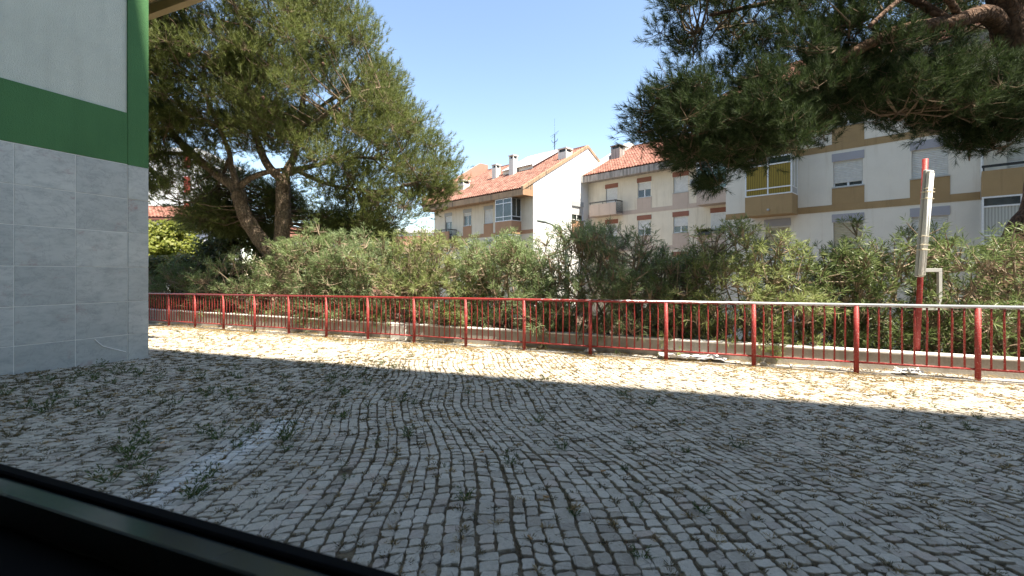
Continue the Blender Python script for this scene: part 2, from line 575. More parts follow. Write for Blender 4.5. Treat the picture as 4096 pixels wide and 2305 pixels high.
# terrace body under the paving
m = MB()
c0, c1 = RP + DR * 60 - NRAIL * 45, RP - DR * 45 - NRAIL * 45
d0, d1 = RP + DR * 60 + NRAIL * .32, RP - DR * 45 + NRAIL * .32
top = [(p.x, p.y, ground_z(p.x, p.y)) for p in (c0, c1, d1, d0)]
m.poly(top)
for i in range(4):
    p, q = top[i], top[(i + 1) % 4]
    m.poly([(p[0], p[1], STREET - .3), (q[0], q[1], STREET - .3), q, p])
pavement = tag(m.build('pavement', M['dirt']), 'pale limestone cobble pavement of the terrace', kind='structure')
# planting bed behind the low wall
m = MB()
e0, e1 = RP + DR * 60 + NRAIL * .5, RP - DR * 45 + NRAIL * .5
f0, f1 = e0 + NRAIL * 2.6, e1 + NRAIL * 2.6
top = [(p.x, p.y, EYE - 1.55 + .35 * (i > 1) * -1) for i, p in enumerate((e0, e1, f1, f0))]
m.poly(top)
for i in range(4):
    p, q = top[i], top[(i + 1) % 4]
    m.poly([(p[0], p[1], STREET - .3), (q[0], q[1], STREET - .3), q, p])
tag(m.build('planting_bed', M['soil']), 'strip of brown soil behind the low wall', kind='structure')

# cobbles: wavering rows of hewn stones, each its own block of limestone
LX = Vector((0.985, 0.17)); LY = Vector((-0.17, 0.985))


def warp(a, b):
    da = .06 * math.sin(b * .9 + .4 * a) + .05 * math.sin(b * 2.3 + a * 1.1 + 1) + .10 * math.sin(a * .45 + b * .33) + .005 * math.sin(b * 11.0 + a * 2.0)
    db = .09 * math.sin(a * 1.3 + .5 * b) + .04 * math.sin(a * 3.1 + 2)
    a2, b2 = a + da, b + db
    return LX.x * a2 + LY.x * b2, LX.y * a2 + LY.y * b2


def cobble_area(x, y):
    if y < 1.0 or abs(x) > 1.32 * y + 1.5: return False
    rel = Vector((x, y, 0)) - RP
    if rel.dot(NRAIL) > -.10: return False
    if rel.dot(DR) > 21.5 or rel.dot(DR) < -4: return False
    if Vector((x, y, 0)).dot(NWIN) < .80: return False
    # inside the wing of our building
    w = Vector((x + 5.81, y - 7.27, 0))
    if w.dot(Vector((-0.9214, .3887, 0))) > .02 and w.dot(Vector((.3887, .9214, 0))) < .02: return False
    return True


def cobble_geo(pts, h, tilt):
    """pts: outline (world xy). returns verts, faces"""
    cx = sum(p[0] for p in pts) / len(pts); cy = sum(p[1] for p in pts) / len(pts)
    n = len(pts); V = []; F = []
    rings = ((1.0, -.02), (1.0, h * .62), (.96, h * .93), (.89, h)) if cy < 5 else ((1.0, -.01), (.99, h * .7), (.90, h))
    for k, (ins, z) in enumerate(rings):
        for (x, y) in pts:
            X = cx + (x - cx) * ins; Y = cy + (y - cy) * ins
            zz = ground_z(X, Y) + z + (tilt[0] * (X - cx) + tilt[1] * (Y - cy) if k else 0)
            V.append((X, Y, zz))
    for k in range(len(rings) - 1):
        for i in range(n):
            j = (i + 1) % n
            F.append((k * n + i, k * n + j, (k + 1) * n + j, (k + 1) * n + i))
    F.append(tuple((len(rings) - 1) * n + i for i in range(n)))
    return V, F


stones = []
joints = []
a = -14.0
while a < 12.0:
    wrow = R.uniform(.060, .081)
    b = 0.0 + R.uniform(0, .1)
    a += R.choice((0, 0, .004, .008))
    while b < 19:
        big = 1.0 + .25 * max(0, math.sin(a * .8 + 1.0) * math.sin(b * .6))
        ln = R.uniform(.045, .077) * big
        xm, ym = warp(a + wrow / 2, b + ln / 2)
        if cobble_area(xm, ym) and R.random() > .003:
            g = R.choice((.002, .003, .004, .0045, .0065))
            A0, A1, B0, B1 = a + g, a + wrow - g, b + g, b + ln - g
            cor = [(A0, B0), (A1, B0), (A1, B1), (A0, B1)]
            jit = R.choice((.002, .004, .007))
            cor = [(x + R.uniform(-jit, jit), y + R.uniform(-jit, jit)) for x, y in cor]
            q = []
            for e in range(4):
                (xa, ya), (xb, yb), (xc, yc) = cor[e - 1], cor[e], cor[(e + 1) % 4]
                c1, c2 = R.choice((.07, .10, .15, .24)), R.choice((.07, .10, .15, .24))
                q.append((xb + (xa - xb) * c1, yb + (ya - yb) * c1))
                q.append((xb + (xc - xb) * c2, yb + (yc - yb) * c2))
                if ym < 4: q.append(((xb + xc) / 2 + R.uniform(-.005, .005), (yb + yc) / 2 + R.uniform(-.005, .005)))
            pts = [warp(*p) for p in q]
            stones.append((xm, ym, pts, R.uniform(.009, .018), (R.gauss(0, .07), R.gauss(0, .07)), R.random()))
            joints.append((a, b + R.uniform(0, ln)) if R.random() < .6 else (a + R.uniform(0, wrow), b))
        b += ln
    a += wrow


def in_view(x, y):
    r = x / y
    if not -1.12 < r < 1.12: return False
    py = 691 + 1145 * (EYE - ground_z(x, y)) / y
    px = 1288 + 1145 * r
    return py < 1450 and py < 1150 + .275 * px


stones.sort(key=lambda s: s[1] + abs(s[0]) * .05 + (0 if in_view(s[0], s[1]) else 100))
SV, SF, ST = [], [], []
for i, (x, y, pts, h, tilt, tone) in enumerate(stones):
    V, F = cobble_geo(pts, h, tilt)
    if i < 300:
        me = bpy.data.meshes.new('cobble')
        me.from_pydata(V, [], F)
        at = me.attributes.new('tone', 'FLOAT', 'POINT'); at.data.foreach_set('value', [tone] * len(V))
        link('cobble', me, M['cobble'], pavement)
    else:
        b = len(SV)
        SV += V; SF += [tuple(b + k for k in f) for f in F]; ST += [tone] * len(V)
me = bpy.data.meshes.new('cobble_field')
me.from_pydata(SV, [], SF)
at = me.attributes.new('tone', 'FLOAT', 'POINT'); at.data.foreach_set('value', ST)
tag(link('cobble_field', me, M['cobble'], pavement), kind='stuff')
print('cobbles', len(stones))

# low concrete wall behind the railing, with whitewashed coping, and the ledge the railing stands on
lw = empty('retaining_wall', rail_pt(0, .4))
lw.rotation_euler = (0, 0, math.atan2(DR.y, DR.x))
tag(lw, 'low weathered concrete wall with whitewashed top running behind the red railing', 'wall')
zl = EYE - 1.10 - lw.location.z
m = MB(); m.box(-5, 21, -.09, .09, -.9, zl)
m.build('wall_body', M['concrete'], lw)
m = MB(); m.box(-5, 21, -.105, .105, zl + .001, zl + .028)
m.build('coping', M['coping'], lw, bevel=.006)
m = MB()
N = 40
for i in range(N):
    s0, s1 = -4.5 + i * .65, -4.5 + (i + 1) * .65 - .004
    z0, z1 = R.uniform(.012, .03), R.uniform(.012, .03)
    o0, o1 = -.02 + R.uniform(-.03, .03), -.02 + R.uniform(-.03, .03)
    P = [rail_pt(s0, o0, z0), rail_pt(s1, o1, z0 + .003), rail_pt(s1, .32, z1 + .012), rail_pt(s0, .32, z1 + .012)]
    m.poly([P[1], P[0], P[3], P[2]])
    m.poly([P[0], P[1], P[1] - Vector((0, 0, .1)), P[0] - Vector((0, 0, .1))])
tag(m.build('ledge', M['ledge']), 'narrow pale concrete strip under the railing', kind='structure')
# buttress block in the low wall
bb = box('wall_pier', M['coping'], lw, 9.1, 9.5, .094, .16, -.6, zl - .01)

# ------------------------------------------------------------------ railing
railing = empty('railing', rail_pt(0))
tag(railing, 'long red painted tubular steel railing with chipped worn top rail', 'railing')
base = rail_pt(0)
def loc(s, off, z):
    return rail_pt(s, off, z) - base
SP = 1.24
N0, N1 = -3, 17
m = MB(); m.tube([loc(N0 * SP, 0, .945), loc(N1 * SP, 0, .945)], .0235, 12)
m.build('top_rail', M['toprail'], railing, True)
for i in range(N0, N1 + 1):
    m = MB(); m.tube([loc(i * SP, 0, -.02), loc(i * SP, 0, .935)], .031, 14)
    m.build('post', M['red'], railing, True)
for i in range(N0, N1):
    m = MB(); m.tube([loc(i * SP + .03, 0, .165), loc((i + 1) * SP - .03, 0, .165)], .0145, 8)
    m.build('bottom_rail', M['red'], railing, True)
    for k in range(1, 10):
        s = (i + k / 10) * SP
        m = MB()
        dx = R.gauss(0, .007)
        m.tube([loc(s, 0, .165), loc(s + dx, R.uniform(-.004, .004), .80), loc(s + dx * .3, 0, .93)], .0115, 7)
        m.build('baluster', M['red'], railing, True)

# ------------------------------------------------------------------ our own building: the wing on the left and the block behind us
wing = empty('office_building', (-5.81, 7.27, ground_z(-5.81, 7.27)))
wing.rotation_euler = (0, 0, math.atan2(.9214, .3887))     # local x: away from us along the wall, local y: to the left
tag(wing, 'green and off-white building with grey marble tile base and black window frame at left', 'building')
W0 = wing.location.z
def wz(z): return z + EYE - W0                                  # height relative to the eye -> local
# core set back behind the cladding
m = MB(); m.box(-8.2, -.004, .004, 9, -.4, wz(1.70))
m.build('plinth_core', M['grout'], wing)
m = MB(); m.box(-8.2, -.02, .02, 9, wz(1.702), 16)
m.build('upper_wall', M['offwhite'], wing)
# painted green bands, thicker render than the off-white field
m = MB(); m.box(-8.2, -.283, -.004, .018, wz(1.698), wz(2.487)); m.build('green_band', M['green'], wing, bevel=.004)
m = MB(); m.box(-.2825, 0.0, -.008, .018, wz(1.690), 15.9); m.box(-.02, 0.0, .018, 9, wz(1.690), 15.9); m.build('green_corner_strip', M['green'], wing)
xs = [0, -.283, -.913, -1.536, -2.16, -2.79, -3.42, -4.05]
zs = [wz(1.692), wz(1.165), wz(.644), wz(.111), wz(-.416), wz(-.924), wz(-1.47)]
for i in range(len(xs) - 1):
    for k in range(6):
        g = .0045
        x1, x0 = xs[i] - (g if i else 0), xs[i + 1] + g
        z1, z0 = zs[k] - g, zs[k + 1] + g
        cx, cz = (x0 + x1) / 2, (z0 + z1) / 2
        m = MB()
        p = R.uniform(-.001, .0015) - (.005 if i == 0 else 0)
        m.box(x0 - cx, x1 - cx, p, .0295, z0 - cz, z1 - cz)
        o = m.build('marble_tile', M['marble'], wing, bevel=.002)
        o.location = (cx, 0, cz)
# end face tiles of the wing (towards the railing)
for k in range(6):
    for q in range(3):
        m = MB(); m.box(-.0295, .001, .032 + q * .63, .032 + q * .63 + .623, zs[k + 1] + .0035, zs[k] - .0035)
        m.build('marble_tile', M['marble'], wing, bevel=.002)
# white repair line across a cracked tile
m = MB(); m.tube([(-.70, -.0015, wz(-.945)), (-.60, -.0015, wz(-1.06)), (-.47, -.0015, wz(-1.12)), (-.31, -.0015, wz(-1.19))], .009, 5)
m.build('filled_crack', M['coping'], wing)
# balcony slab of the floor above, beyond the corner
m = MB(); m.box(.0, 1.05, .02, 6, wz(5.20), wz(5.45)); m.build('balcony_slab', M['beige'], wing)
m = MB(); m.box(.93, 1.06, .0, 6, wz(5.02), wz(5.198)); m.build('slab_beam', M['beige'], wing)

block = empty('main_block', (NWIN.x * .75, NWIN.y * .75, 0))
block.rotation_euler = (0, 0, math.atan2(-DWIN.y, -DWIN.x))    # local x: to the right along the front, local y: outwards
m = MB()
TOP = 23.6
m.box(-9, 45, -14, 0, 3.05, TOP)                                # floors above
m.box(-9, 45, -14, 1.0, TOP + .002, TOP + .5)                   # roof slab with overhang
m.box(-9, -2.1, -14, 0, -.5, 3.045)                             # left of the window
m.box(4.6, 45, -14, 0, -.5, 3.045)                              # right of the window
m.box(-2.098, 4.598, -14, -6.5, -.5, 3.045)                     # back of the room
m.box(-2.098, 4.598, -.35, 0, 2.6, 3.045)                       # lintel
m.build('wall', M['offwhite'], block)
m = MB(); m.box(-2.096, 4.596, -6.49, -.02, -.5, -.10); m.build('room_floor', M['room_floor'], block)

win = empty('window', (NWIN.x * .55, NWIN.y * .55, 0))
win.rotation_euler = block.rotation_euler
tag(win, 'black metal window frame and dark polished sill in the near left corner')
SH = EYE - .45
m = MB(); m.box(-2.0, 4.5, .003, .03, SH - .09, SH); m.build('lower_frame', M['gasket'], win, bevel=.004)
m = MB(); m.box(-2.0, 4.5, -.042, .002, SH - .10, SH - .010); m.build('polished_sill', M['sill_dark'], win, bevel=.003)
m = MB(); m.box(-2.0, 4.5, -.20, -.044, -.095, SH - .075); m.build('inner_ledge', M['gasket'], win)
m = MB(); m.box(-2.0, -1.86, -.05, .035, SH + .001, 2.595); m.build('frame_jamb', M['frame_black'], win)
m = MB(); m.box(4.36, 4.5, -.05, .035, SH + .001, 2.595); m.build('frame_jamb', M['frame_black'], win)
m = MB(); m.box(-1.858, 4.358, .012, .018, SH + .001, 2.594); m.build('pane', M['pane'], win)

bpy.context.view_layer.update()
for o in (block, win):                          # both belong to the building with the marble wall
    o.parent = wing
    o.matrix_parent_inverse = wing.matrix_world.inverted()

# ------------------------------------------------------------------ pine and shrub generators
def smooth(pts, n=6):
    pts = [np.array(p, float) for p in pts]
    out = []
    for i in range(len(pts) - 1):
        p0 = pts[max(i - 1, 0)]; p1 = pts[i]; p2 = pts[i + 1]; p3 = pts[min(i + 2, len(pts) - 1)]
        for k in range(n):
            u = k / n
            out.append(.5 * ((2 * p1) + (-p0 + p2) * u + (2 * p0 - 5 * p1 + 4 * p2 - p3) * u * u + (-p0 + 3 * p1 - 3 * p2 + p3) * u ** 3))
    out.append(pts[-1])
    return out


def limb(m, pts, r0, r1, n=10, seg=6, rough=.06):
    P = smooth(pts, seg)
    L = len(P)
    rad = [(r0 + (r1 - r0) * (i / (L - 1)) ** .8) * (1 + R.uniform(-rough, rough)) for i in range(L)]
    m.tube(P, rad, n)
    return P


def needles(base, dirs, length, nn, nlen, width, opening=(25, 62), droop=0.0):
    """bottle-brush shoots: (N*nn*3,3) triangle vertices"""
    N = len(base)
    d = unit(dirs)
    ref = np.where(np.abs(d[:, 2:3]) < .9, np.array([[0, 0, 1.]]), np.array([[1., 0, 0]]))
    a = unit(np.cross(d, ref)); b = np.cross(d, a)
    tt = NR.random((N, nn)) ** .8
    az = NR.random((N, nn)) * 2 * np.pi
    op = np.radians(opening[1] + (opening[0] - opening[1]) * tt + NR.normal(0, 8, (N, nn)))
    radial = a[:, None, :] * np.cos(az)[..., None] + b[:, None, :] * np.sin(az)[..., None]
    nd = d[:, None, :] * np.cos(op)[..., None] + radial * np.sin(op)[..., None]
    nd[..., 2] -= droop
    L = length if np.isscalar(length) else length[:, None, None]
    p = base[:, None, :] + d[:, None, :] * (tt[..., None] * L)
    ln = nlen * NR.uniform(.75, 1.15, (N, nn))[..., None]
    side = unit(np.cross(nd, NR.normal(0, 1, (N, nn, 3)))) * (width / 2)
    tri = np.stack([p - side, p + side, p + nd * ln], axis=2)
    return tri.reshape(-1, 3)


def leaves(base, dirs, length, nn, llen, width, opening=(30, 75)):
    """whorls of narrow leaves: quads (N*nn*4,3)"""
    N = len(base)
    d = unit(dirs)
    ref = np.where(np.abs(d[:, 2:3]) < .9, np.array([[0, 0, 1.]]), np.array([[1., 0, 0]]))
    a = unit(np.cross(d, ref)); b = np.cross(d, a)
    tt = NR.random((N, nn))
    az = NR.random((N, nn)) * 2 * np.pi
    op = np.radians(opening[1] + (opening[0] - opening[1]) * tt + NR.normal(0, 10, (N, nn)))
    radial = a[:, None, :] * np.cos(az)[..., None] + b[:, None, :] * np.sin(az)[..., None]
    nd = d[:, None, :] * np.cos(op)[..., None] + radial * np.sin(op)[..., None]
    p = base[:, None, :] + d[:, None, :] * (tt[..., None] * length)
    ln = llen * NR.uniform(.65, 1.15, (N, nn))[..., None]
    side = unit(np.cross(nd, d[:, None, :] + NR.normal(0, .35, (N, nn, 3)))) * (width / 2)
    mid = p + nd * ln * .5
    tip = p + nd * ln; tip[..., 2] -= .12 * ln[..., 0]
    q = np.stack([p, mid + side, tip, mid - side], axis=2)
    return q.reshape(-1, 3)


def inside(poly, x, y):
    c = False
    n = len(poly)
    for i in range(n):
        x1, y1 = poly[i]; x2, y2 = poly[(i + 1) % n]
        if (y1 > y) != (y2 > y) and x < (x2 - x1) * (y - y1) / (y2 - y1) + x1:
            c = not c
    return c


def edge_dist(poly, x, y):
    d = 1e9
    for i in range(len(poly)):
        x1, y1 = poly[i]; x2, y2 = poly[(i + 1) % len(poly)]
        L = (x2 - x1) ** 2 + (y2 - y1) ** 2 or 1e-9
        t = max(0, min(1, ((x - x1) * (x2 - x1) + (y - y1) * (y2 - y1)) / L))
        d = min(d, math.hypot(x - x1 - t * (x2 - x1), y - y1 - t * (y2 - y1)))
    return d


def crown(root, skel, poly, depth_k, depth_max, nclu, crad, nshoot, shoot_len, nn, nlen, nwid, mat, up=.75, centre=(0, 0), thin=None, out_k=.8, clip=None, shift=0.0, front_left=None):
    """clumps of shoots spread through the volume of a crown; a twig ties each clump to the nearest limb"""
    xs = [p[0] for p in poly]; zs_ = [p[1] for p in poly]
    skel = np.array(skel)
    tw = MB()
    bases, dirs = [], []
    made = 0; tries = 0
    while made < nclu and tries < nclu * 60:
        tries += 1
        x = R.uniform(min(xs), max(xs)); z = R.uniform(min(zs_), max(zs_))
        if not inside(poly, x, z): continue
        e = edge_dist(poly, x, z)
        if e < crad * .75: continue
        if thin and R.random() < thin(x, z): continue
        D = min(depth_max, depth_k * (e + .4))
        y = R.uniform(-D, D) + shift
        if front_left and x < front_left: y = -abs(y)
        made += 1
        c = np.array((x, y, z))
        i = int(np.argmin(np.linalg.norm(skel - c, axis=1) + .5 * np.maximum(0, skel[:, 2] - c[2])))
        s = skel[i]
        midp = (s + c) / 2 + np.array((R.uniform(-.15, .15), R.uniform(-.15, .15), R.uniform(-.25, .05)))
        dist = np.linalg.norm(s - c)
        tw.tube([s, midp, c], [.012 + .009 * dist, .010 + .004 * dist, .006], 5, False)
        k = int(nshoot * R.uniform(.7, 1.3))
        o = unit(NR.normal(0, 1, (k, 3)))
        rr = crad * R.uniform(.75, 1.25) * NR.random((k, 1)) ** .45
        pts = c + o * rr * np.array((1.15, 1.15, .8))
        outw = unit(c - np.array((centre[0], 0, centre[1])))
        dd = o * .55 + outw * out_k * .5 + np.array((0, 0, up)) + NR.normal(0, .22, (k, 3))
        bases.append(pts); dirs.append(dd)
        for q in range(0, k, 3):
            tw.tube([c, pts[q] * .6 + c * .4 + NR.normal(0, .03, 3), pts[q] + unit(dd[q]) * shoot_len * .7], [.006, .005, .0035], 3, False)
    bases = np.concatenate(bases); dirs = np.concatenate(dirs)
    if clip is not None:
        keep = clip(bases); bases, dirs = bases[keep], dirs[keep]
    ln = shoot_len * NR.uniform(.7, 1.4, len(bases))
    tri = needles(bases, dirs, ln, nn, nlen, nwid)
    o = np_mesh('crown', tri, 3, mat, root)
    o['kind'] = 'stuff'
    t_ = tw.build('twig_mass', M['twig'], root)
    t_['kind'] = 'stuff'
    return len(tri) // 3


# ------------------------------------------------------------------ pine on the left
K = 13.8 / 1145
px0 = 706
base = Vector(((px0 - 1288) * K, 13.8, EYE - 1.7))
pine = empty('pine_tree', base)
tag(pine, 'large forked pine with bright green crown behind the left end of the railing', 'tree')
def L(px, py, dy=0.0):
    return ((px - px0) * K, dy, (691 - py) * K + 1.7)
m = MB(); skel = []
skel += limb(m, [L(706, 860), L(705, 760), L(703, 690), L(700, 640)], .40, .30, 14)
m.build('trunk', M['bark'], pine, True)
def branch(pts, r0, r1, n=10):
    m = MB(); P = limb(m, pts, r0, r1, n); skel.extend(P)
    return m.build('limb', M['bark'], pine, True)
branch([L(700, 668), L(682, 640), L(645, 590), L(615, 540), L(598, 480)], .235, .20, 12)
branch([L(704, 668), L(708, 610), L(712, 540), L(712, 480), L(713, 455)], .235, .20, 12)
branch([L(600, 500), L(588, 470), L(560, 450), L(520, 420), L(480, 385), L(430, 330), L(385, 260, .3)], .18, .08)
branch([L(600, 490), L(595, 460), L(582, 420), L(575, 380), L(560, 300, -.4), L(545, 230, -.8)], .13, .04)
branch([L(598, 475), L(620, 455), L(650, 440), L(690, 430), L(735, 410, .6), L(790, 380, 1.2)], .12, .04)
branch([L(712, 475), L(705, 450), L(680, 425), L(660, 390), L(640, 330), L(625, 270), L(600, 230), L(560, 180, .3)], .165, .05)
branch([L(640, 330, 0), L(650, 270, -.2), L(675, 235, -.5), L(710, 195, -.8), L(730, 155, -1), L(760, 80, -1.1), L(770, -20, -1.2)], .10, .035)
branch([L(660, 250, -.4), L(630, 225, -.6), L(590, 195, -.9), L(545, 165, -1.1)], .07, .03)
branch([L(725, 160, -1.0), L(690, 130, -1.2), L(665, 100, -1.3), L(655, 40, -1.5), L(652, -40, -1.6)], .06, .03)
branch([L(714, 465), L(722, 430), L(730, 380, .3), L(735, 300, .5), L(740, 200, .6), L(735, 60, .5), L(720, -80, .3)], .15, .05)
branch([L(722, 440), L(760, 420, .2), L(820, 400, .4), L(900, 390, .3), L(980, 400, .1)], .09, .03)
branch([L(728, 390, .2), L(790, 350, -.6), L(850, 320, -1.0), L(920, 280, -1.2), L(980, 255, -1.0)], .08, .03)
branch([L(730, 420), L(790, 450, .3), L(860, 470, .2), L(960, 480, 0), L(1060, 460, -.2)], .08, .03)
branch([L(735, 300, .4), L(800, 240, .6), L(860, 180, .9), L(910, 110, 1.0)], .07, .03)
branch([L(575, 400), L(520, 460, .5), L(450, 490, .9), L(390, 500, 1.0)], .06, .025)
branch([L(480, 385), L(420, 400, -.6), L(340, 400, -1.0), L(280, 380, -1.2)], .06, .025)
sil = [(330, -230), (400, -300), (560, -360), (900, -220), (925, -60), (932, 0), (945, 60), (1000, 80), (1008, 150), (1020, 225), (1045, 265), (1090, 300), (1122, 345), (1172, 425), (1182, 455),
       (1135, 515), (1080, 555), (1000, 585), (900, 598), (830, 545), (790, 500), (745, 480), (735, 440), (660, 420), (620, 440), (575, 470), (560, 520), (500, 560), (430, 545), (370, 520), (335, 480), (320, 300)]
poly = [((x - px0) * K, (691 - y) * K + 1.7) for x, y in sil]
ntri = crown(pine, skel, poly, 1.25, 3.2, 640, .50, 52, .20, 19, .14, .0125, M['needle_left'], up=.8, centre=(0, 5.0),
             thin=lambda x, z: .6 if z < 5.6 and -2.6 < x < 1.2 else 0.0, front_left=-2.2)
# lower hanging fringe to the left and right of the trunk (in shade)
pl2 = [((x - px0) * K, (691 - y) * K + 1.7) for x, y in [(330, 470), (420, 500), (560, 500), (640, 520), (690, 560), (660, 590), (590, 560), (540, 590), (470, 590), (400, 545), (345, 530)]]
crown(pine, skel, pl2, 1.4, 1.6, 44, .42, 44, .20, 18, .14, .0125, M['needle_left'], up=.15, centre=(0, 5.0), shift=.9)
pl3 = [((x - px0) * K, (691 - y) * K + 1.7) for x, y in [(735, 470), (800, 500), (900, 530), (1000, 560), (1010, 600), (930, 625), (860, 600), (800, 610), (750, 580), (735, 520)]]
crown(pine, skel, pl3, 1.4, 1.6, 50, .42, 44, .20, 18, .14, .0125, M['needle_left'], up=.15, centre=(0, 5.0), shift=.9)

pl4 = [((x - px0) * K, (691 - y) * K + 1.7) for x, y in [(590, 430), (720, 420), (730, 540), (690, 575), (640, 560), (600, 500)]]
crown(pine, skel, [(x, z) for x, z in pl4], .9, 1.2, 36, .38, 40, .20, 18, .14, .0125, M['needle_left'], up=.15, centre=(0, 5.0), shift=1.3)
pl7 = [((x - px0) * K, (691 - y) * K + 1.7) for x, y in [(360, 470), (590, 450), (640, 560), (600, 600), (500, 600), (360, 560)]]
crown(pine, skel, pl7, .9, .7, 30, .40, 40, .20, 18, .14, .0125, M['needle_left'], up=.0, centre=(0, 5.0), shift=1.7)
pl5 = [((x - px0) * K, (691 - y) * K + 1.7) for x, y in [(365, 380), (600, 350), (612, 470), (570, 515), (440, 525), (365, 490)]]
crown(pine, skel, pl5, .9, .9, 34, .40, 40, .20, 18, .14, .0125, M['needle_left'], up=.2, centre=(0, 5.0), shift=1.5)
pl6 = [((x - px0) * K, (691 - y) * K + 1.7) for x, y in [(360, 60), (700, 60), (720, 330), (640, 380), (560, 400), (360, 400)]]
crown(pine, skel, pl6, .9, 1.6, 95, .46, 46, .20, 18, .14, .0125, M['needle_left'], up=.7, centre=(0, 5.0), shift=-.2)
# cones
cm = MB()
for (x, y, d) in ((860, 200, -2.2), (895, 253, -2.4), (780, 330, -2.6), (640, 250, -2.8), (520, 200, -2.5), (480, 130, -2.6), (700, 90, -2.6), (910, 330, -1.8)):
    c = Vector(L(x, y, d)); cm = MB()
    cm.tube([c + Vector((0, 0, .05)), c + Vector((0, 0, .02)), c, c - Vector((0, 0, .04)), c - Vector((0, 0, .07))], [.008, .035, .042, .028, .006], 8)
    cm.build('pine_cone', M['bark_red'], pine)

# ------------------------------------------------------------------ pine on the right
K2 = 7.0 / 1145
qx0 = 2520
base2 = Vector(((qx0 - 1288) * K2, 7.6, EYE - 1.75))
pine2 = empty('pine_tree', base2)
tag(pine2, 'dark leaning pine at the right edge whose long limb hangs over the railing', 'tree')
def L2(px, py, dy=0.0):
    return ((px - qx0) * K2, dy - .6, (691 - py) * K2 + 1.75)
skel2 = []
m = MB()
skel2 += limb(m, [L2(2555, 980, .6), L2(2570, 880, .6), L2(2610, 760, .6), L2(2690, 620, .6), L2(2740, 480, .5), L2(2725, 330, .4), L2(2650, 180, .3), L2(2575, 60, .2), L2(2540, -60, .1)], .46, .20, 16, rough=.08)
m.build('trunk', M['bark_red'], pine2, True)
def branch2(pts, r0, r1, n=10):
    m = MB(); P = limb(m, pts, r0, r1, n); skel2.extend(P)
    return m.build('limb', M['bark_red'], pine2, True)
branch2([L2(2560, 60, .2), L2(2480, 35, 0), L2(2380, 65, -.1), L2(2260, 85, -.1), L2(2190, 110, -.1), L2(2120, 150, 0), L2(2040, 200, .1), L2(1960, 250, .1), L2(1860, 300, .1), L2(1740, 340, 0)], .145, .03)
branch2([L2(2400, 55, -.1), L2(2330, 20, -.3), L2(2260, 10, -.4), L2(2180, 60, -.5), L2(2110, 120, -.6)], .055, .025)
branch2([L2(2380, 50, 0), L2(2300, -30, .2), L2(2150, -60, .3), L2(1950, -20, .3), L2(1800, 20, .2)], .07, .025)
branch2([L2(2040, 200, .1), L2(1980, 225, .2), L2(1880, 220, .3), L2(1760, 235, .3), L2(1660, 235, .2)], .03, .012)
branch2([L2(2200, 105, 0), L2(2180, 170, .4), L2(2170, 250, .6), L2(2150, 300, .7)], .04, .015)
branch2([L2(2590, 260, .4), L2(2500, 230, .2), L2(2420, 240, .1), L2(2340, 250, 0)], .07, .02)
branch2([L2(2600, 330, .4), L2(2680, 250, .2), L2(2760, 200, 0)], .08, .03)
def pl(pp): return [((x - qx0) * K2, (691 - y) * K2 + 1.75) for x, y in pp]
DK = dict(up=.35, centre=(-.3, 4.0))
def cr2(pp, n, dmax=.9, rad=.28, up=.45, ns=38):
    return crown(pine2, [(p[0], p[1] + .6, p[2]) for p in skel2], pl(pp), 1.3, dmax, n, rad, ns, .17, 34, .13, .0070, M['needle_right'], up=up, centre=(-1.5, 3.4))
cr2([(1690, -160), (1700, -20), (1735, 50), (1780, 118), (1880, 128), (1960, 190), (2080, 170), (2200, 90), (2300, 60), (2340, -40), (2340, -160)], 70)
cr2([(1900, 120), (1830, 150), (1760, 140), (1680, 165), (1640, 185), (1580, 200), (1588, 265), (1635, 310), (1690, 370), (1760, 435), (1870, 455), (1905, 410), (1960, 425), (2055, 395), (2070, 335), (2110, 290), (2100, 200)], 100)
cr2([(2060, 160), (2180, 105), (2260, 130), (2300, 190), (2280, 240), (2250, 300), (2220, 340), (2120, 350), (2080, 280)], 24, .7)
cr2([(2250, 180), (2420, 130), (2560, 130), (2720, 100), (2720, 320), (2560, 300), (2480, 320), (2400, 310), (2350, 265), (2270, 310), (2230, 290)], 60, .8)
cr2([(2330, -160), (2720, -160), (2720, 120), (2560, 130), (2440, 100), (2330, 60)], 36, .9)
cr2([(2520, 300), (2620, 270), (2620, 380), (2560, 385), (2510, 360)], 7, .3, .2)
cr2([(2060, 60), (2200, 20), (2420, 100), (2500, 200), (2420, 260), (2280, 200), (2180, 180), (2080, 230)], 24, .9)
cr2([(2240, 150), (2420, 120), (2640, 140), (2640, 310), (2500, 300), (2380, 300), (2270, 280)], 20, .9)
# drooping twig at the tip of the low limb
cr2([(1800, 420), (1890, 430), (1870, 480), (1830, 478)], 3, .2, .12)

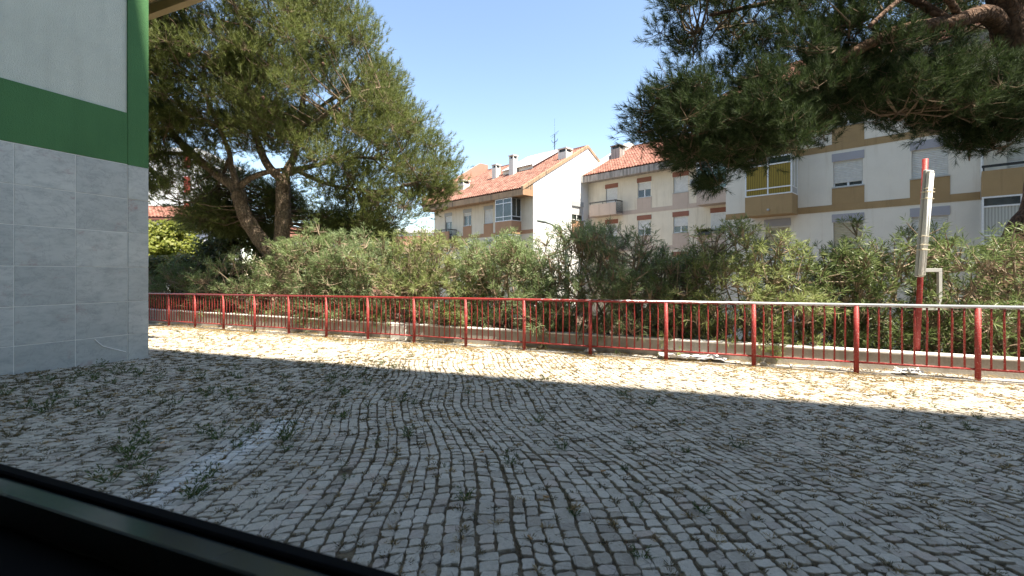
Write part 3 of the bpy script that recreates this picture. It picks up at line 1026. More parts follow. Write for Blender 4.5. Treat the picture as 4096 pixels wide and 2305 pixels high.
# ------------------------------------------------------------------ shrubs behind the low wall
def shrub(name, label, s, off, halfw, height, nclu, mat, group, depth=.75, lean=0.0, loose=.25, llen=.135, seed=0, nleaf=15, per=8):
    p = rail_pt(s, off)
    z0 = EYE - 1.62
    o = empty(name, (p.x, p.y, z0))
    o.rotation_euler = (0, 0, math.atan2(-DR.y, -DR.x))
    tag(o, label, 'shrub', group)
    st = MB(); B = []; Dn = []
    nst = max(4, int(nclu / 14))
    anchors = []
    for k in range(nst):
        x0 = R.uniform(-.5, .5) * halfw
        x1 = max(-1, min(1, R.gauss(0, .55))) * halfw
        y1 = R.uniform(-depth, depth) * .7
        h = height * R.uniform(.55, .95)
        pts = [(x0, R.uniform(-.15, .15), 0), (x0 + (x1 - x0) * .35, y1 * .4, h * .4), (x0 + (x1 - x0) * .75, y1 * .8, h * .75), (x1, y1, h)]
        P = limb(st, pts, .028, .012, 6, 4, .1)
        anchors += P[4:]
    A = np.array(anchors)
    made = 0
    nclu = int(nclu * .8)
    while made < nclu:
        x = R.uniform(-1, 1); zf = R.uniform(.12, 1); yy = R.uniform(-1, 1)
        lim = math.sqrt(max(0, 1 - (max(0, zf - .45) / .58) ** 2))
        if abs(x) > lim + R.uniform(-.12, .12): continue
        if zf < .85 and abs(x) < .75 and abs(yy) < .45 and R.random() < .6: continue
        hh = height * (1 + loose * R.uniform(-.5, .45))
        c = np.array((x * halfw + lean * zf, yy * depth * (.55 + .45 * lim), zf * hh))
        made += 1
        i = int(np.argmin(np.linalg.norm(A - c, axis=1) + .4 * np.maximum(0, A[:, 2] - c[2])))
        a = A[i]
        out = np.array((x * .5, yy * .5 - .1, .75))
        st.tube([a, (a + c) / 2 + NR.normal(0, .05, 3) - np.array((0, 0, .06)), c], [.013, .011, .008], 5, False)
        k = max(2, int(per * R.uniform(.6, 1.4)))
        dd = out + NR.normal(0, .55, (k, 3))
        dd = unit(dd)
        ll = NR.uniform(.08, .28, (k, 1))
        tip = c + dd * ll
        for q in range(k):
            st.tube([c, (c + tip[q]) / 2 + NR.normal(0, .012, 3), tip[q] + dd[q] * .06], [.009, .0085, .006], 4, False)
        B.append(tip); Dn.append(dd + np.array((0, 0, .25)))
    for k in range(int(8 + nclu * .14)):
        x = R.uniform(-.95, .95) * halfw; yy = R.uniform(-.8, .5) * depth
        zb = height * (1 - .35 * (x / halfw) ** 2) * R.uniform(.72, .92)
        L_ = R.uniform(.25, .62)
        a = np.array((x, yy, zb)); d = unit(np.array((R.gauss(0, .45), R.gauss(-.1, .35), 1.0)))
        mid_ = a + d * L_ * .5 + NR.normal(0, .03, 3); tp = mid_ + unit(d + NR.normal(0, .3, 3)) * L_ * .5
        st.tube([a, mid_, tp], [.012, .010, .007], 5, False)
        n_ = R.choice((2, 3, 4))
        B.append(np.stack([tp] + [mid_ + (tp - mid_) * R.random() for _ in range(n_ - 1)])); Dn.append(np.stack([tp - mid_ + NR.normal(0, .12, 3) for _ in range(n_)]))
        if R.random() < .5:
            sd = unit(d + NR.normal(0, .9, 3)); e = mid_ + sd * .2
            st.tube([mid_, e], [.009, .006], 4, False); B.append(e[None]); Dn.append(sd[None])
    B = np.concatenate(B); Dn = np.concatenate(Dn)
    lv = leaves(B, Dn, .12, nleaf, llen, .0135)
    f = np_mesh('foliage', lv, 4, mat, o); f['kind'] = 'stuff'
    st.build('stems', M['shrub_stem'], o)
    return o


HG = 'narrow-leaved shrubs behind the railing'
# s is the distance along the railing from its right hand reference post, towards the left
def s_at(px):
    """distance along the railing whose picture column is px"""
    r = (px - 1288) / 1145
    x0, y0 = RP.x + NRAIL.x * 1.1, RP.y + NRAIL.y * 1.1
    return (x0 - r * y0) / (r * DR.y - DR.x)

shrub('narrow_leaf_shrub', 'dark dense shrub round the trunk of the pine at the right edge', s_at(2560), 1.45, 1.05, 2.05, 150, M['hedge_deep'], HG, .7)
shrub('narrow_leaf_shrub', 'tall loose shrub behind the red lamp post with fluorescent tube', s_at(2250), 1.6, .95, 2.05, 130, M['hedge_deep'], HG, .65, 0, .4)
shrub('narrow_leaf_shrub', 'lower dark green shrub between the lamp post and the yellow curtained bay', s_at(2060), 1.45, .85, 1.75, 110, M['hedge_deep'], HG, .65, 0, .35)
shrub('narrow_leaf_shrub', 'broad olive shrub in front of the bay window with yellow curtains', s_at(1850), 1.1, 1.15, 2.15, 180, M['hedge_olive'], HG, .75, 0, .3)
shrub('narrow_leaf_shrub', 'low shrub in the dip beside the house corner right of the grey-green one', s_at(1680), 1.25, .8, 1.75, 100, M['hedge'], HG, .6, 0, .3)
shrub('narrow_leaf_shrub', 'tall grey-green shrub with bare brown twigs below the white gable', s_at(1500), 1.05, 1.3, 2.3, 230, M['hedge_grey'], HG, .8, 0, .28)
shrub('narrow_leaf_shrub', 'dense green shrub below the glazed bay of the left house', s_at(1270), 1.2, 1.35, 2.2, 230, M['hedge'], HG, .8, 0, .25)
shrub('narrow_leaf_shrub', 'rounded pale green shrub in front of the low orange roof', s_at(1080), 1.15, 1.45, 2.35, 240, M['hedge_olive'], HG, .85, 0, .22)
shrub('narrow_leaf_shrub', 'bright grey-green shrub in the middle of the row left of the rounded one', s_at(920), 1.15, 1.5, 2.35, 230, M['hedge_grey'], HG, .85, 0, .2)
shrub('narrow_leaf_shrub', 'bushy pale shrub touching the right side of the forked pine trunk', s_at(790), 1.2, 1.35, 2.6, 200, M['hedge'], HG, .8, 0, .2)
shrub('narrow_leaf_shrub', 'slender open shrub with thin pale stems left of the forked pine', s_at(600), 1.0, 1.35, 2.1, 90, M['hedge'], HG, .6, 0, .25)
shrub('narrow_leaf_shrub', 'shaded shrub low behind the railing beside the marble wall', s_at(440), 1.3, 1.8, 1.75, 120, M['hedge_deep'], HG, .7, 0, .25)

def leafy_bush(name, label, x, y, z0, rx, ry, h, n, mat, size, cat='shrub'):
    o = empty(name, (x, y, z0)); tag(o, label, cat)
    st = MB()
    for k in range(7):
        a = R.uniform(0, 6.28); rr = R.uniform(.2, .7)
        limb(st, [(0, 0, 0), (rx * rr * .5 * math.cos(a), ry * rr * .5 * math.sin(a), h * .45), (rx * rr * math.cos(a), ry * rr * math.sin(a), h * .9)], .04, .012, 6, 4)
    st.build('stems', M['twig'], o)
    nb = 110
    cs = []
    for k in range(nb):
        a = R.uniform(0, 6.28); zf = R.uniform(.05, 1.0)
        lim = math.sqrt(max(.03, 1 - max(0, (zf - .5) / .52) ** 2)) * R.uniform(.55, 1.0)
        cs.append((rx * lim * math.cos(a), ry * lim * math.sin(a), h * zf))
    cs = np.array(cs)
    idx = NR.integers(0, nb, n)
    d = unit(NR.normal(0, 1, (n, 3)))
    p = cs[idx] + d * NR.random((n, 1)) ** .5 * np.array((.42, .42, .38))
    nrm = unit(d + np.array((0, -.3, .6)) + NR.normal(0, .6, (n, 3)))
    a = unit(np.cross(nrm, NR.normal(0, 1, (n, 3)))); b = np.cross(nrm, a)
    s = size * NR.uniform(.6, 1.2, (n, 1))
    q = np.stack([p - a * s * .5, p + b * s * .45 + nrm * s * .1, p + a * s * .6, p - b * s * .45 + nrm * s * .1], axis=1).reshape(-1, 3)
    f = np_mesh('foliage', q, 4, mat, o); f['kind'] = 'stuff'
    return o

leafy_bush('leafy_bush', 'yellow-green broadleaf bush beside the marble corner behind the railing', -15.2, 19.6, STREET, 2.5, 1.6, 5.4, 34000, M['ivy'], .13)
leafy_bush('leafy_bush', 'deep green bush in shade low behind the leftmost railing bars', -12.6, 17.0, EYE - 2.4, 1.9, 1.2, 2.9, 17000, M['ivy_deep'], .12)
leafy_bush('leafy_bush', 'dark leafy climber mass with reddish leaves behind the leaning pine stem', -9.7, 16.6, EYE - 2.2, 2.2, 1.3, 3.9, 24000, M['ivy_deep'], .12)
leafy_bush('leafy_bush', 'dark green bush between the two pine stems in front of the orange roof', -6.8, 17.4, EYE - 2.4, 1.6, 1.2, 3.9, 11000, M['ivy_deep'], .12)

# ------------------------------------------------------------------ houses opposite
RZF = math.atan2(-.7077, .7065)               # local x: along the fronts towards the right, local y: into the house


def wall_openings(m, u0, u1, z0, z1, opens, y=0.0, thick=.22):
    """front wall facing -y with rectangular holes (ua, ub, za, zb) and their reveals"""
    us = sorted({u0, u1, *[v for o in opens for v in o[:2]]})
    zz = sorted({z0, z1, *[v for o in opens for v in o[2:]]})
    for a, b in zip(us, us[1:]):
        for c, d in zip(zz, zz[1:]):
            cu, cz = (a + b) / 2, (c + d) / 2
            if any(o[0] < cu < o[1] and o[2] < cz < o[3] for o in opens): continue
            m.poly([(a, y, c), (b, y, c), (b, y, d), (a, y, d)])
    for a, b, c, d in opens:
        m.poly([(a, y, c), (a, y, d), (a, y + thick, d), (a, y + thick, c)])
        m.poly([(b, y, d), (b, y, c), (b, y + thick, c), (b, y + thick, d)])
        m.poly([(a, y, d), (b, y, d), (b, y + thick, d), (a, y + thick, d)])
        m.poly([(b, y, c), (a, y, c), (a, y + thick, c), (b, y + thick, c)])
        m.poly([(a, y + thick, c), (b, y + thick, c), (b, y + thick, d), (a, y + thick, d)])


def window_unit(parent, u0, u1, z0, z1, shut=.6, shm='shutter', glass='glass', y=.09, sill=True, frame='alu', axis='x', slat=.07):
    """frame with two leaves, panes, roller shutter drawn down from the top by a share of the height"""
    f = MB(); w = .045
    zsh = z1 - (z1 - z0) * shut
    f.box(u0, u0 + w, y, y + .05, z0, z1); f.box(u1 - w, u1, y, y + .05, z0, z1)
    f.box(u0 + w, u1 - w, y, y + .05, z0, z0 + w); f.box(u0 + w, u1 - w, y, y + .05, z1 - w, z1)
    mid = (u0 + u1) / 2
    if shut < .97:
        f.box(mid - .04, mid + .04, y + .004, y + .046, z0 + w, zsh)
    fr = f.build('window', M[frame], parent)
    if shut < .97:
        for a, b in ((u0 + w, mid - .04), (mid + .04, u1 - w)):
            box('pane', M[glass], fr, a, b, y + .02, y + .028, z0 + w, max(zsh, z0 + w + .02))
    if shut > .03:
        s = MB(); n = max(2, int((z1 - w - zsh) / slat)); dz = (z1 - w - zsh) / n
        for k in range(n):
            za = zsh + k * dz
            s.prism([(y - .016, za + dz * .2), (y - .03, za + dz * .35), (y - .026, za + dz * .85), (y - .004, za + dz), (y - .004, za)], u0 + .012, u1 - .012)
        s.build('roller_shutter', M[shm], fr)
    if sill:
        box('sill', M['sill'], fr, u0 - .06, u1 + .06, -.05, y - .003, z0 - .045, z0 - .003)
    return fr


def tiled_roof(parent, u0, u1, y0, z0, y1, z1, mat, key, n_parts=300, flip=False):
    """a tile field of overlapping curved clay tiles on a slope from (y0,z0) eave to (y1,z1) ridge"""
    slope = math.hypot(y1 - y0, z1 - z0); dy, dz = (y1 - y0) / slope, (z1 - z0) / slope
    tw, tl = .225, .36
    nu, nv = int((u1 - u0) / tw), int(slope / tl)
    tw = (u1 - u0) / nu; tl = slope / nv
    prof = [(-.5, 0), (-.30, .055), (-.05, .07), (.17, .045), (.34, .012), (.5, .0)]
    V, F, T = [], [], []
    protos = {}
    proto = []
    for k in range(5):
        me = bpy.data.meshes.new('roof_tile')
        tv, tf = [], []
        for (v, lift) in ((0, .03), (tl + .05, .0)):
            for (u, h) in prof:
                hh = h + lift
                tv.append((u * tw, v * dy - hh * dz, v * dz + hh * dy))
        for (u, h) in prof:
            tv.append((u * tw, -(h * .2) * dz, (h * .2) * dy))
        for i in range(5):
            tf.append((i, i + 1, 7 + i, 6 + i)); tf.append((12 + i, 13 + i, i + 1, i))
        me.from_pydata(tv, [], tf); me.materials.append(mat)
        at = me.attributes.new('tone', 'FLOAT', 'POINT'); at.data.foreach_set('value', [k / 4] * len(tv))
        proto.append((me, tv, tf))
    cells = [(i, k) for k in range(nv) for i in range(nu)]
    cells.sort(key=lambda c: key(c[0] / nu, c[1] / nv))
    for q, (i, k) in enumerate(cells):
        ox = u0 + (i + .5) * tw; oy = y0 + k * tl * dy; oz = z0 + k * tl * dz + R.uniform(-.006, .01)
        g = min(4, max(0, int(R.gauss(2, 1.1) + .5)))
        if q < n_parts:
            o = link('roof_tile', proto[g][0], None, parent); o.location = (ox, oy, oz)
        else:
            b = len(V)
            V += [(x + ox, y + oy, z + oz) for x, y, z in proto[g][1]]
            F += [tuple(b + t_ for t_ in f) for f in proto[g][2]]; T += [g / 4] * 18
    if V:
        me = bpy.data.meshes.new('tile_field'); me.from_pydata(V, [], F)
        at = me.attributes.new('tone', 'FLOAT', 'POINT'); at.data.foreach_set('value', T)
        o = link('tile_field', me, mat, parent); o['kind'] = 'stuff'
    # ridge tiles
    m = MB()
    for k in range(int((u1 - u0) / .4)):
        a = u0 + k * .4
        m.tube([(a, y1, z1 + .02), (a + .42, y1, z1 + .05)], [.13, .11], 8)
    r = m.build('ridge_tiles', mat, parent); 


def chimney(parent, u, y, zb, zt, w, mat, cap=True):
    m = MB(); hw = w / 2
    hb = zt - .32
    m.box(u - hw, u + hw, y - hw, y + hw, zb, hb)
    for sx in (-1, 1):
        for sy in (-1, 1):
            m.box(u + sx * (hw - .04) - .04, u + sx * (hw - .04) + .04, y + sy * (hw - .04) - .04, y + sy * (hw - .04) + .04, hb + .001, zt - .08)
    c = m.build('chimney', mat, parent)
    box('chimney_cap', mat, c, u - hw - .05, u + hw + .05, y - hw - .05, y + hw + .05, zt - .079, zt)
    box('flue', M['black'], c, u - hw + .09, u + hw - .09, y - hw + .09, y + hw - .09, hb + .002, zt - .1)
    return c


def glazed_bay(parent, u0, u1, y0, z0, z1, par_top, frame, fill, pm, cols=2, side='right', low=.30, high=.38, sidefill='glass', panel='alu_grey'):
    """enclosed balcony: parapet, frames, panes; y0 negative is how far it stands out"""
    box('bay_parapet', M[pm], parent, u0, u1, y0, -.003, z0, par_top)
    f = MB(); w = .055
    for i in range(cols + 1):
        u = u0 + (u1 - u0) * i / cols
        a = max(u0, u - w / 2 if 0 < i < cols else (u if i == 0 else u - w))
        f.box(a, a + w, y0 + .004, y0 + .064, par_top + w + .001, z1 - w - .001)
    f.box(u0, u1, y0 - .01, y0 + .06, par_top + .001, par_top + w)
    f.box(u0, u1, y0, y0 + .06, z1 - w, z1)
    f.box(u0 + .002, u1 - .002, y0 - .004, y0 + .05, par_top + low, par_top + low + w)
    f.box(u0 + .002, u1 - .002, y0 - .004, y0 + .05, z1 - high, z1 - high + w)
    for (ux) in (u0, u1):
        a = ux if ux == u0 else ux - .05
        f.box(a + .003, a + .047, -.06, -.003, par_top + .002, z1 - .002)
        f.box(a + .006, a + .044, y0 + .061, -.061, par_top + low + .002, par_top + low + w - .002)
        f.box(a + .006, a + .044, y0 + .061, -.061, par_top + .002, par_top + .05)
        f.box(a + .006, a + .044, y0 * .5 - .02, y0 * .5 + .02, par_top + low + w, z1 - .05)
    fr = f.build('bay_frame', M[frame], parent)
    zz = [par_top + w, par_top + low, par_top + low + w, z1 - high, z1 - high + w, z1 - w]
    for i in range(cols):
        a = u0 + (u1 - u0) * i / cols + w / 2; b = u0 + (u1 - u0) * (i + 1) / cols - w / 2
        for k in range(3):
            box('pane', M[fill if k < 2 else 'glass'], fr, a, b, y0 + .025, y0 + .033, zz[2 * k], zz[2 * k + 1])
    for ux in (u0 + .02, u1 - .028):
        box('pane', M[sidefill], fr, ux, ux + .008, y0 + .06, -.06, par_top + low + w, z1 - .05)
        box('side_panel', M[panel], fr, ux - .004, ux + .012, y0 + .06, -.06, par_top + .05, par_top + low)
    box('bay_roof', M['sill'], parent, u0 + .03, u1 - .03, y0 + .07, -.004, z1 - .05, z1 - .003)
    return fr


def balcony(parent, u0, u1, y0, z0, z1, pm, railm='black', open_side=True):
    m = MB()
    m.box(u0, u1, y0, -.003, z0, z0 + .14)
    m.box(u0, u1, y0, y0 + .1, z0 + .141, z1)
    m.box(u0, u0 + .1, y0 + .101, -.003, z0 + .141, z1)
    if not open_side:
        m.box(u1 - .1, u1, y0 + .101, -.003, z0 + .141, z1)
    b = m.build('balcony', M[pm], parent)
    r = MB()
    r.box(u0, u1, y0 + .0, y0 + .08, z1 + .12, z1 + .20)
    for u in (u0 + .03, (u0 + u1) / 2, u1 - .07):
        r.box(u, u + .04, y0 + .03, y0 + .07, z1, z1 + .12)
    if open_side:
        for k in range(7):
            y = y0 + .12 + k * (-y0 - .15) / 6
            r.box(u1 - .06, u1 - .035, y, y + .025, z0 + .14, z1 + .10)
        r.box(u1 - .07, u1 - .02, y0 + .082, -.01, z1 + .121, z1 + .199)
    r.build('balcony_rail', M[railm], b)
    return b


def E(z): return EYE + z                       # heights below are measured from eye level

# ---- left house (with the bright gable)
HL = 12.05
A = empty('house', (-7.0, 41.0, 0), RZF)
tag(A, 'left house of the row with bright white gable, clay roof and glazed bay', 'house')
def tS(t): return HL - t
bands = (2.96, 3.24)
opsA = []
winA = [(10.5, 9.43, 3.36, 5.05), (7.93, 6.83, 4.04, 5.12), (5.32, 4.23, 4.04, 5.12)]
for (t0, t1, za, zb) in winA: opsA.append((tS(t0) + .05, tS(t1) - .05, E(za), E(zb)))
low = [(tS(t0) + .05, tS(t1) - .05, E(za - 2.66), E(zb - 2.66)) for (t0, t1, za, zb) in winA]
m = MB(); wall_openings(m, 0, HL, STREET, E(5.9), opsA + low)
m.poly([(0, 0, STREET), (0, 0, E(5.9)), (0, 13.2, E(5.9)), (0, 13.2, STREET)])
m.poly([(HL, 13.2, STREET), (0, 13.2, STREET), (0, 13.2, E(5.9)), (HL, 13.2, E(5.9))])
m.build('front_wall', M['house_cream'], A)
gw = (.6, 2.12)                                # gable window, distance from the ridge line towards us
go = (6.6 - gw[1], 6.6 - gw[0], E(4.33), E(5.41))
g = MB(); ridge_z = E(10.4)
# gable wall at x = HL, with one window opening, facing +x
tmp = MB(); wall_openings(tmp, .0, 13.2, STREET, E(6.5), [go])
for f in tmp.f: g.poly([(HL - tmp.v[i][1], tmp.v[i][0], tmp.v[i][2]) for i in f])
g.poly([(HL, 0, E(6.5)), (HL, 13.2, E(6.5)), (HL, 6.6, ridge_z)])
g.build('gable_wall', M['house_gable'], A)
gwn = empty('gable_window_frame', (HL, 0, 0)); gwn.parent = A; gwn.rotation_euler = (0, 0, math.pi / 2)
window_unit(gwn, go[0] + .03, go[1] - .03, go[2], go[3], .62)
for nm, za, zb, mt in (('lintel_panel', E(5.412), E(5.80), 'greyhood'), ('apron_panel', E(3.10), E(4.28), 'terracotta')):
    box(nm, M[mt], A, HL + .002, HL + .02, go[0] - .02, go[1] + .02, za, zb)
# string course
box('band', M['terracotta'], A, .0, HL + .012, -.018, -.002, E(2.96), E(3.24))
for k, (t0, t1, za, zb) in enumerate(winA):
    a, b = tS(t0), tS(t1)
    box('lintel_panel', M['greyhood'], A, a, b, -.02, -.002, E(zb + .002), E(zb + .30))
    if k: box('apron_panel', M['terracotta'], A, a, b, -.019, -.002, E(3.242), E(za - .05))
    window_unit(A, a + .05, b - .05, E(za), E(zb), (.3, .25, .97)[k], y=.08)
    window_unit(A, a + .05, b - .05, E(za - 2.66), E(zb - 2.66), (.5, .5, .4)[k], y=.08)
    box('lintel_panel', M['greyhood'], A, a, b, -.02, -.002, E(zb - 2.66 + .002), E(zb - 2.66 + .30))
balcony(A, tS(10.9), tS(8.75), -.9, E(2.75), E(3.62), 'terracotta')
glazed_bay(A, tS(2.91), tS(1.19), -1.0, E(2.96 - .01), E(5.54), E(3.88), 'alu', 'glass', 'terracotta', panel='black')
glazed_bay(A, tS(2.91), tS(1.19), -.98, E(.2), E(2.90), E(1.15), 'alu', 'glass', 'house_cream', panel='black')
# eaves box and roof
m = MB(); m.prism([(-1.09, E(5.56)), (0.05, E(5.62)), (0.05, E(6.45)), (-1.09, E(5.98))], -.2, HL - .002)
m.build('eaves', M['stained_warm'], A)
box('eaves_end', M['terracotta'], A, HL - .001, HL + .03, -1.09, -.0, E(5.57), E(6.0))
RP0, RP1 = (-1.09, E(6.02)), (6.6, E(10.4))
m = MB(); m.prism([(-1.07, E(5.99)), (6.6, E(10.33)), (14.3, E(5.99)), (14.3, E(5.9)), (6.6, E(10.2)), (-1.07, E(5.9))], -.1, HL - .003)
rfA = m.build('roof', M['tile'], A)
tiled_roof(rfA, -.1, HL - .12, -1.12, E(6.03), 6.6, E(10.42), M['tile'], lambda u, v: -u * .8 - v * .1)
# sloping copings at both ends
m = MB()
for y0, y1, z0, z1 in ((-1.12, 6.6, E(6.0), E(10.4)), (14.3, 6.6, E(6.0), E(10.4))):
    d = 1 if y1 > y0 else -1
    m.poly([(HL - .13, y0, z0 + .16), (HL + .05, y0, z0 + .16), (HL + .05, y1, z1 + .16), (HL - .13, y1, z1 + .16)])
    m.poly([(HL + .05, y0, z0 - .10), (HL + .05, y1, z1 - .10), (HL + .05, y1, z1 + .16), (HL + .05, y0, z0 + .16)])
    m.poly([(HL - .13, y0, z0 - .10), (HL - .13, y1, z1 - .10), (HL - .13, y1, z1 + .16), (HL - .13, y0, z0 + .16)])
    m.poly([(HL - .13, y0, z0 - .10), (HL + .05, y0, z0 - .10), (HL + .05, y0, z0 + .16), (HL - .13, y0, z0 + .16)])
m.build('gable_coping', M['stained_warm'], A)
m = MB(); m.prism([(-1.1, E(6.0)), (6.6, E(10.35)), (6.6, E(11.0)), (5.6, E(11.0)), (-1.1, E(6.75))], -.35, -.11)
m.build('end_parapet', M['pink_wall'], A)
# dormer with corrugated roof
a, b = tS(6.6), tS(3.05)
m = MB(); m.prism([(3.36, E(8.4)), (9.8, E(8.4)), (9.8, E(8.9)), (6.6, E(10.75)), (3.36, E(8.98))], a, b)
dm = m.build('dormer', M['pink_wall'], A)
box('dormer_front', M['house_white'], dm, a, b + .0, 3.32, 3.357, E(8.62), E(8.95))
m = MB()
n = 30
for k in range(n):
    u = a - .1 + (b - a + .22) * k / n; w = (b - a + .22) / n
    h = .03 if k % 2 else 0
    m.poly([(u, 3.1, E(8.90) + h), (u + w, 3.1, E(8.90) + .03 - h), (u + w, 6.6, E(10.83) + .03 - h), (u, 6.6, E(10.83) + h)])
    m.poly([(u, 10.1, E(8.90) + h), (u + w, 10.1, E(8.90) + .03 - h), (u + w, 6.6, E(10.83) + .03 - h), (u, 6.6, E(10.83) + h)])
m.build('dormer_roof', M['corrugated'], dm)
m = MB(); m.prism([(3.1, E(8.74)), (6.6, E(10.66)), (10.1, E(8.74)), (10.1, E(8.93)), (6.6, E(10.87)), (3.1, E(8.93))], b + .12, b + .16)
m.build('dormer_fascia', M['alu'], dm)
chimney(A, tS(7.1), 3.0, E(8.0), E(9.55), .52, M['house_white'])
chimney(A, tS(4.95), 2.95, E(8.0), E(9.95), .52, M['house_white'])
chimney(A, tS(9.8), 1.6, E(7.2), E(8.35), .75, M['house_white'])
chimney(A, tS(.75), 4.6, E(8.9), E(10.0), .8, M['house_white'])
# aerial
an = MB()
ub, yb = tS(3.5), 6.6
an.tube([(ub, yb, E(10.8)), (ub, yb, E(12.2))], .035, 6); an.tube([(ub, yb, E(12.2)), (ub, yb, E(13.6))], .007, 5)
for z, l in ((12.25, .55), (12.1, .4), (11.5, .3), (11.25, .3)):
    an.tube([(ub - l, yb + .1, E(z - .12)), (ub, yb, E(z)), (ub + l, yb - .1, E(z + .12))], .014, 4)
an.tube([(ub - .35, yb, E(11.75)), (ub - .25, yb, E(11.55)), (ub, yb, E(11.5)), (ub + .25, yb, E(11.55)), (ub + .35, yb, E(11.75))], .02, 5)
an.build('aerial', M['black'], A)

# ---- middle house (set back)
B_ = empty('house', (6.2, 37.17, 0), RZF)
tag(B_, 'set back middle house with grey stained eaves, red lintels and small balcony', 'house')
BL = 14.5
FB = 2.79
winB = [(1.66, 2.83, 4.9, 6.75, .62, 'glass_green'), (4.45, 5.62, 5.71, 6.83, .5, 'glass'), (7.23, 8.4, 5.71, 6.83, .97, 'glass')]
ops = []
for (a, b, za, zb, sh, gl) in winB:
    for k in range(3):
        ops.append((a + .06, b - .06, E(za - k * FB), E(zb - k * FB)))
m = MB(); wall_openings(m, 0, BL, STREET, E(7.5), ops)
m.poly([(BL, 0, STREET), (BL, 13, STREET), (BL, 13, E(7.5)), (BL, 0, E(7.5))])
m.poly([(0, 13, STREET), (0, 0, STREET), (0, 0, E(7.5)), (0, 13, E(7.5))])
m.build('front_wall', M['house_cream'], B_)
for k in range(3):
    box('band', M['pinkbeige'], B_, 0, BL, -.018, -.002, E(4.55 - k * FB), E(4.86 - k * FB))
    for i, (a, b, za, zb, sh, gl) in enumerate(winB):
        dz = -k * FB
        box('lintel_panel', M['brick_red'], B_, a, b, -.025, -.002, E(zb + dz + .002), E(zb + dz + .34))
        if i: box('apron_panel', M['pinkbeige'], B_, a, b, -.02, -.002, E(4.862 + dz), E(za + dz - .05))
        window_unit(B_, a + .06, b - .06, E(za + dz), E(zb + dz), (sh, (.55, .62, .6)[i], .5)[k], glass=gl if k == 0 else 'glass')
    balcony(B_, .85, 3.25, -1.0, E(4.55 - k * FB), E(5.45 - k * FB), 'pinkbeige')
glazed_bay(B_, 9.35, 12.4, -1.0, E(4.55), E(7.3), E(5.45), 'alu', 'glass_green', 'pinkbeige', cols=3)
# window and flower box on the floor below the bay
a, b = 9.9, 11.1
window_unit(B_, a, b, E(2.9), E(4.05), .9, y=-.06)
box('lintel_panel', M['brick_red'], B_, a - .05, b + .05, -.025, -.002, E(4.06), E(4.38))
balcony(B_, 9.35, 12.4, -.9, E(1.75), E(2.66), 'pinkbeige', open_side=False)
fb = MB(); fb.box(9.5, 10.3, -1.16, -.93, E(2.55), E(2.75)); fbx = fb.build('flower_box', M['black'], B_)
N_ = 260
pp = np.stack([NR.uniform(9.5, 10.3, N_), NR.uniform(-1.15, -.94, N_), NR.uniform(E(2.75), E(2.80), N_)], 1)
f = np_mesh('flower_box_plants', leaves(pp, np.tile(np.array((0, 0, 1.)), (N_, 1)) + NR.normal(0, .4, (N_, 3)), .15, 5, .09, .03), 4, M['ivy_deep'], fbx); f['kind'] = 'stuff'
# air conditioner
acb = MB(); acb.box(8.62, 9.22, -.36, -.06, E(5.98), E(6.42)); ac = acb.build('air_conditioner', M['greyhood'], B_, bevel=.015)
m = MB()
m.tube([(8.88, -.365, E(6.2)), (8.88, -.372, E(6.2))], [.17, .17], 16); m.build('fan_grille', M['black'], ac)
m = MB(); m.prism([(-.9, E(7.34)), (0.03, E(7.40)), (0.03, E(8.2)), (-.9, E(7.82))], -.35, BL)
m.build('eaves', M['stained'], B_)
m = MB(); m.prism([(-.88, E(7.83)), (6.6, E(11.55)), (14, E(7.83)), (14, E(7.7)), (6.6, E(11.4)), (-.88, E(7.7))], 0, BL)
rfB = m.build('roof', M['tile_red'], B_)
tiled_roof(rfB, .2, BL, -.93, E(7.86), 6.6, E(11.64), M['tile_red'], lambda u, v: u * .9 + v * .1)
m = MB(); m.prism([(-.95, E(7.35)), (-.95, E(8.0)), (6.2, E(12.0)), (7.0, E(12.0)), (14, E(8.0)), (14, E(7.35))][::-1], -.34, .18)
m.build('end_parapet', M['house_white'], B_)
chimney(B_, .75, 3.3, E(9.3), E(11.0), .85, M['stained'])
chimney(B_, 8.2, 5.6, E(10.6), E(12.1), .9, M['house_white'])

# ---- right house (nearest)
C_ = empty('house', (10.95, 23.3, 0), RZF)
tag(C_, 'nearest house on the right with ochre bands and yellow curtained bay', 'house')
CL = 22.0
FC = 2.66
winC = [(4.51, 5.65), (7.11, 8.27), (13.9, 15.05), (16.5, 17.65)]
ops = []
for k in (-2, -1, 0, 1):
    for (a, b) in winC:
        ops.append((a + .05, b - .05, E(3.83 + k * FC), E(4.95 + k * FC)))
    ops.append((1.84, 2.86, E(3.83 + k * FC), E(4.95 + k * FC)))
    ops.append((9.75, 11.6, E(3.25 + k * FC), E(5.0 + k * FC)))
m = MB(); wall_openings(m, 0, CL, STREET, E(8.2), ops)
m.poly([(0, 12, STREET), (0, 0, STREET), (0, 0, E(8.2)), (0, 12, E(8.2))])
m.poly([(CL, 0, STREET), (CL, 12, STREET), (CL, 12, E(8.2)), (CL, 0, E(8.2))])
m.build('front_wall', M['house_white'], C_)
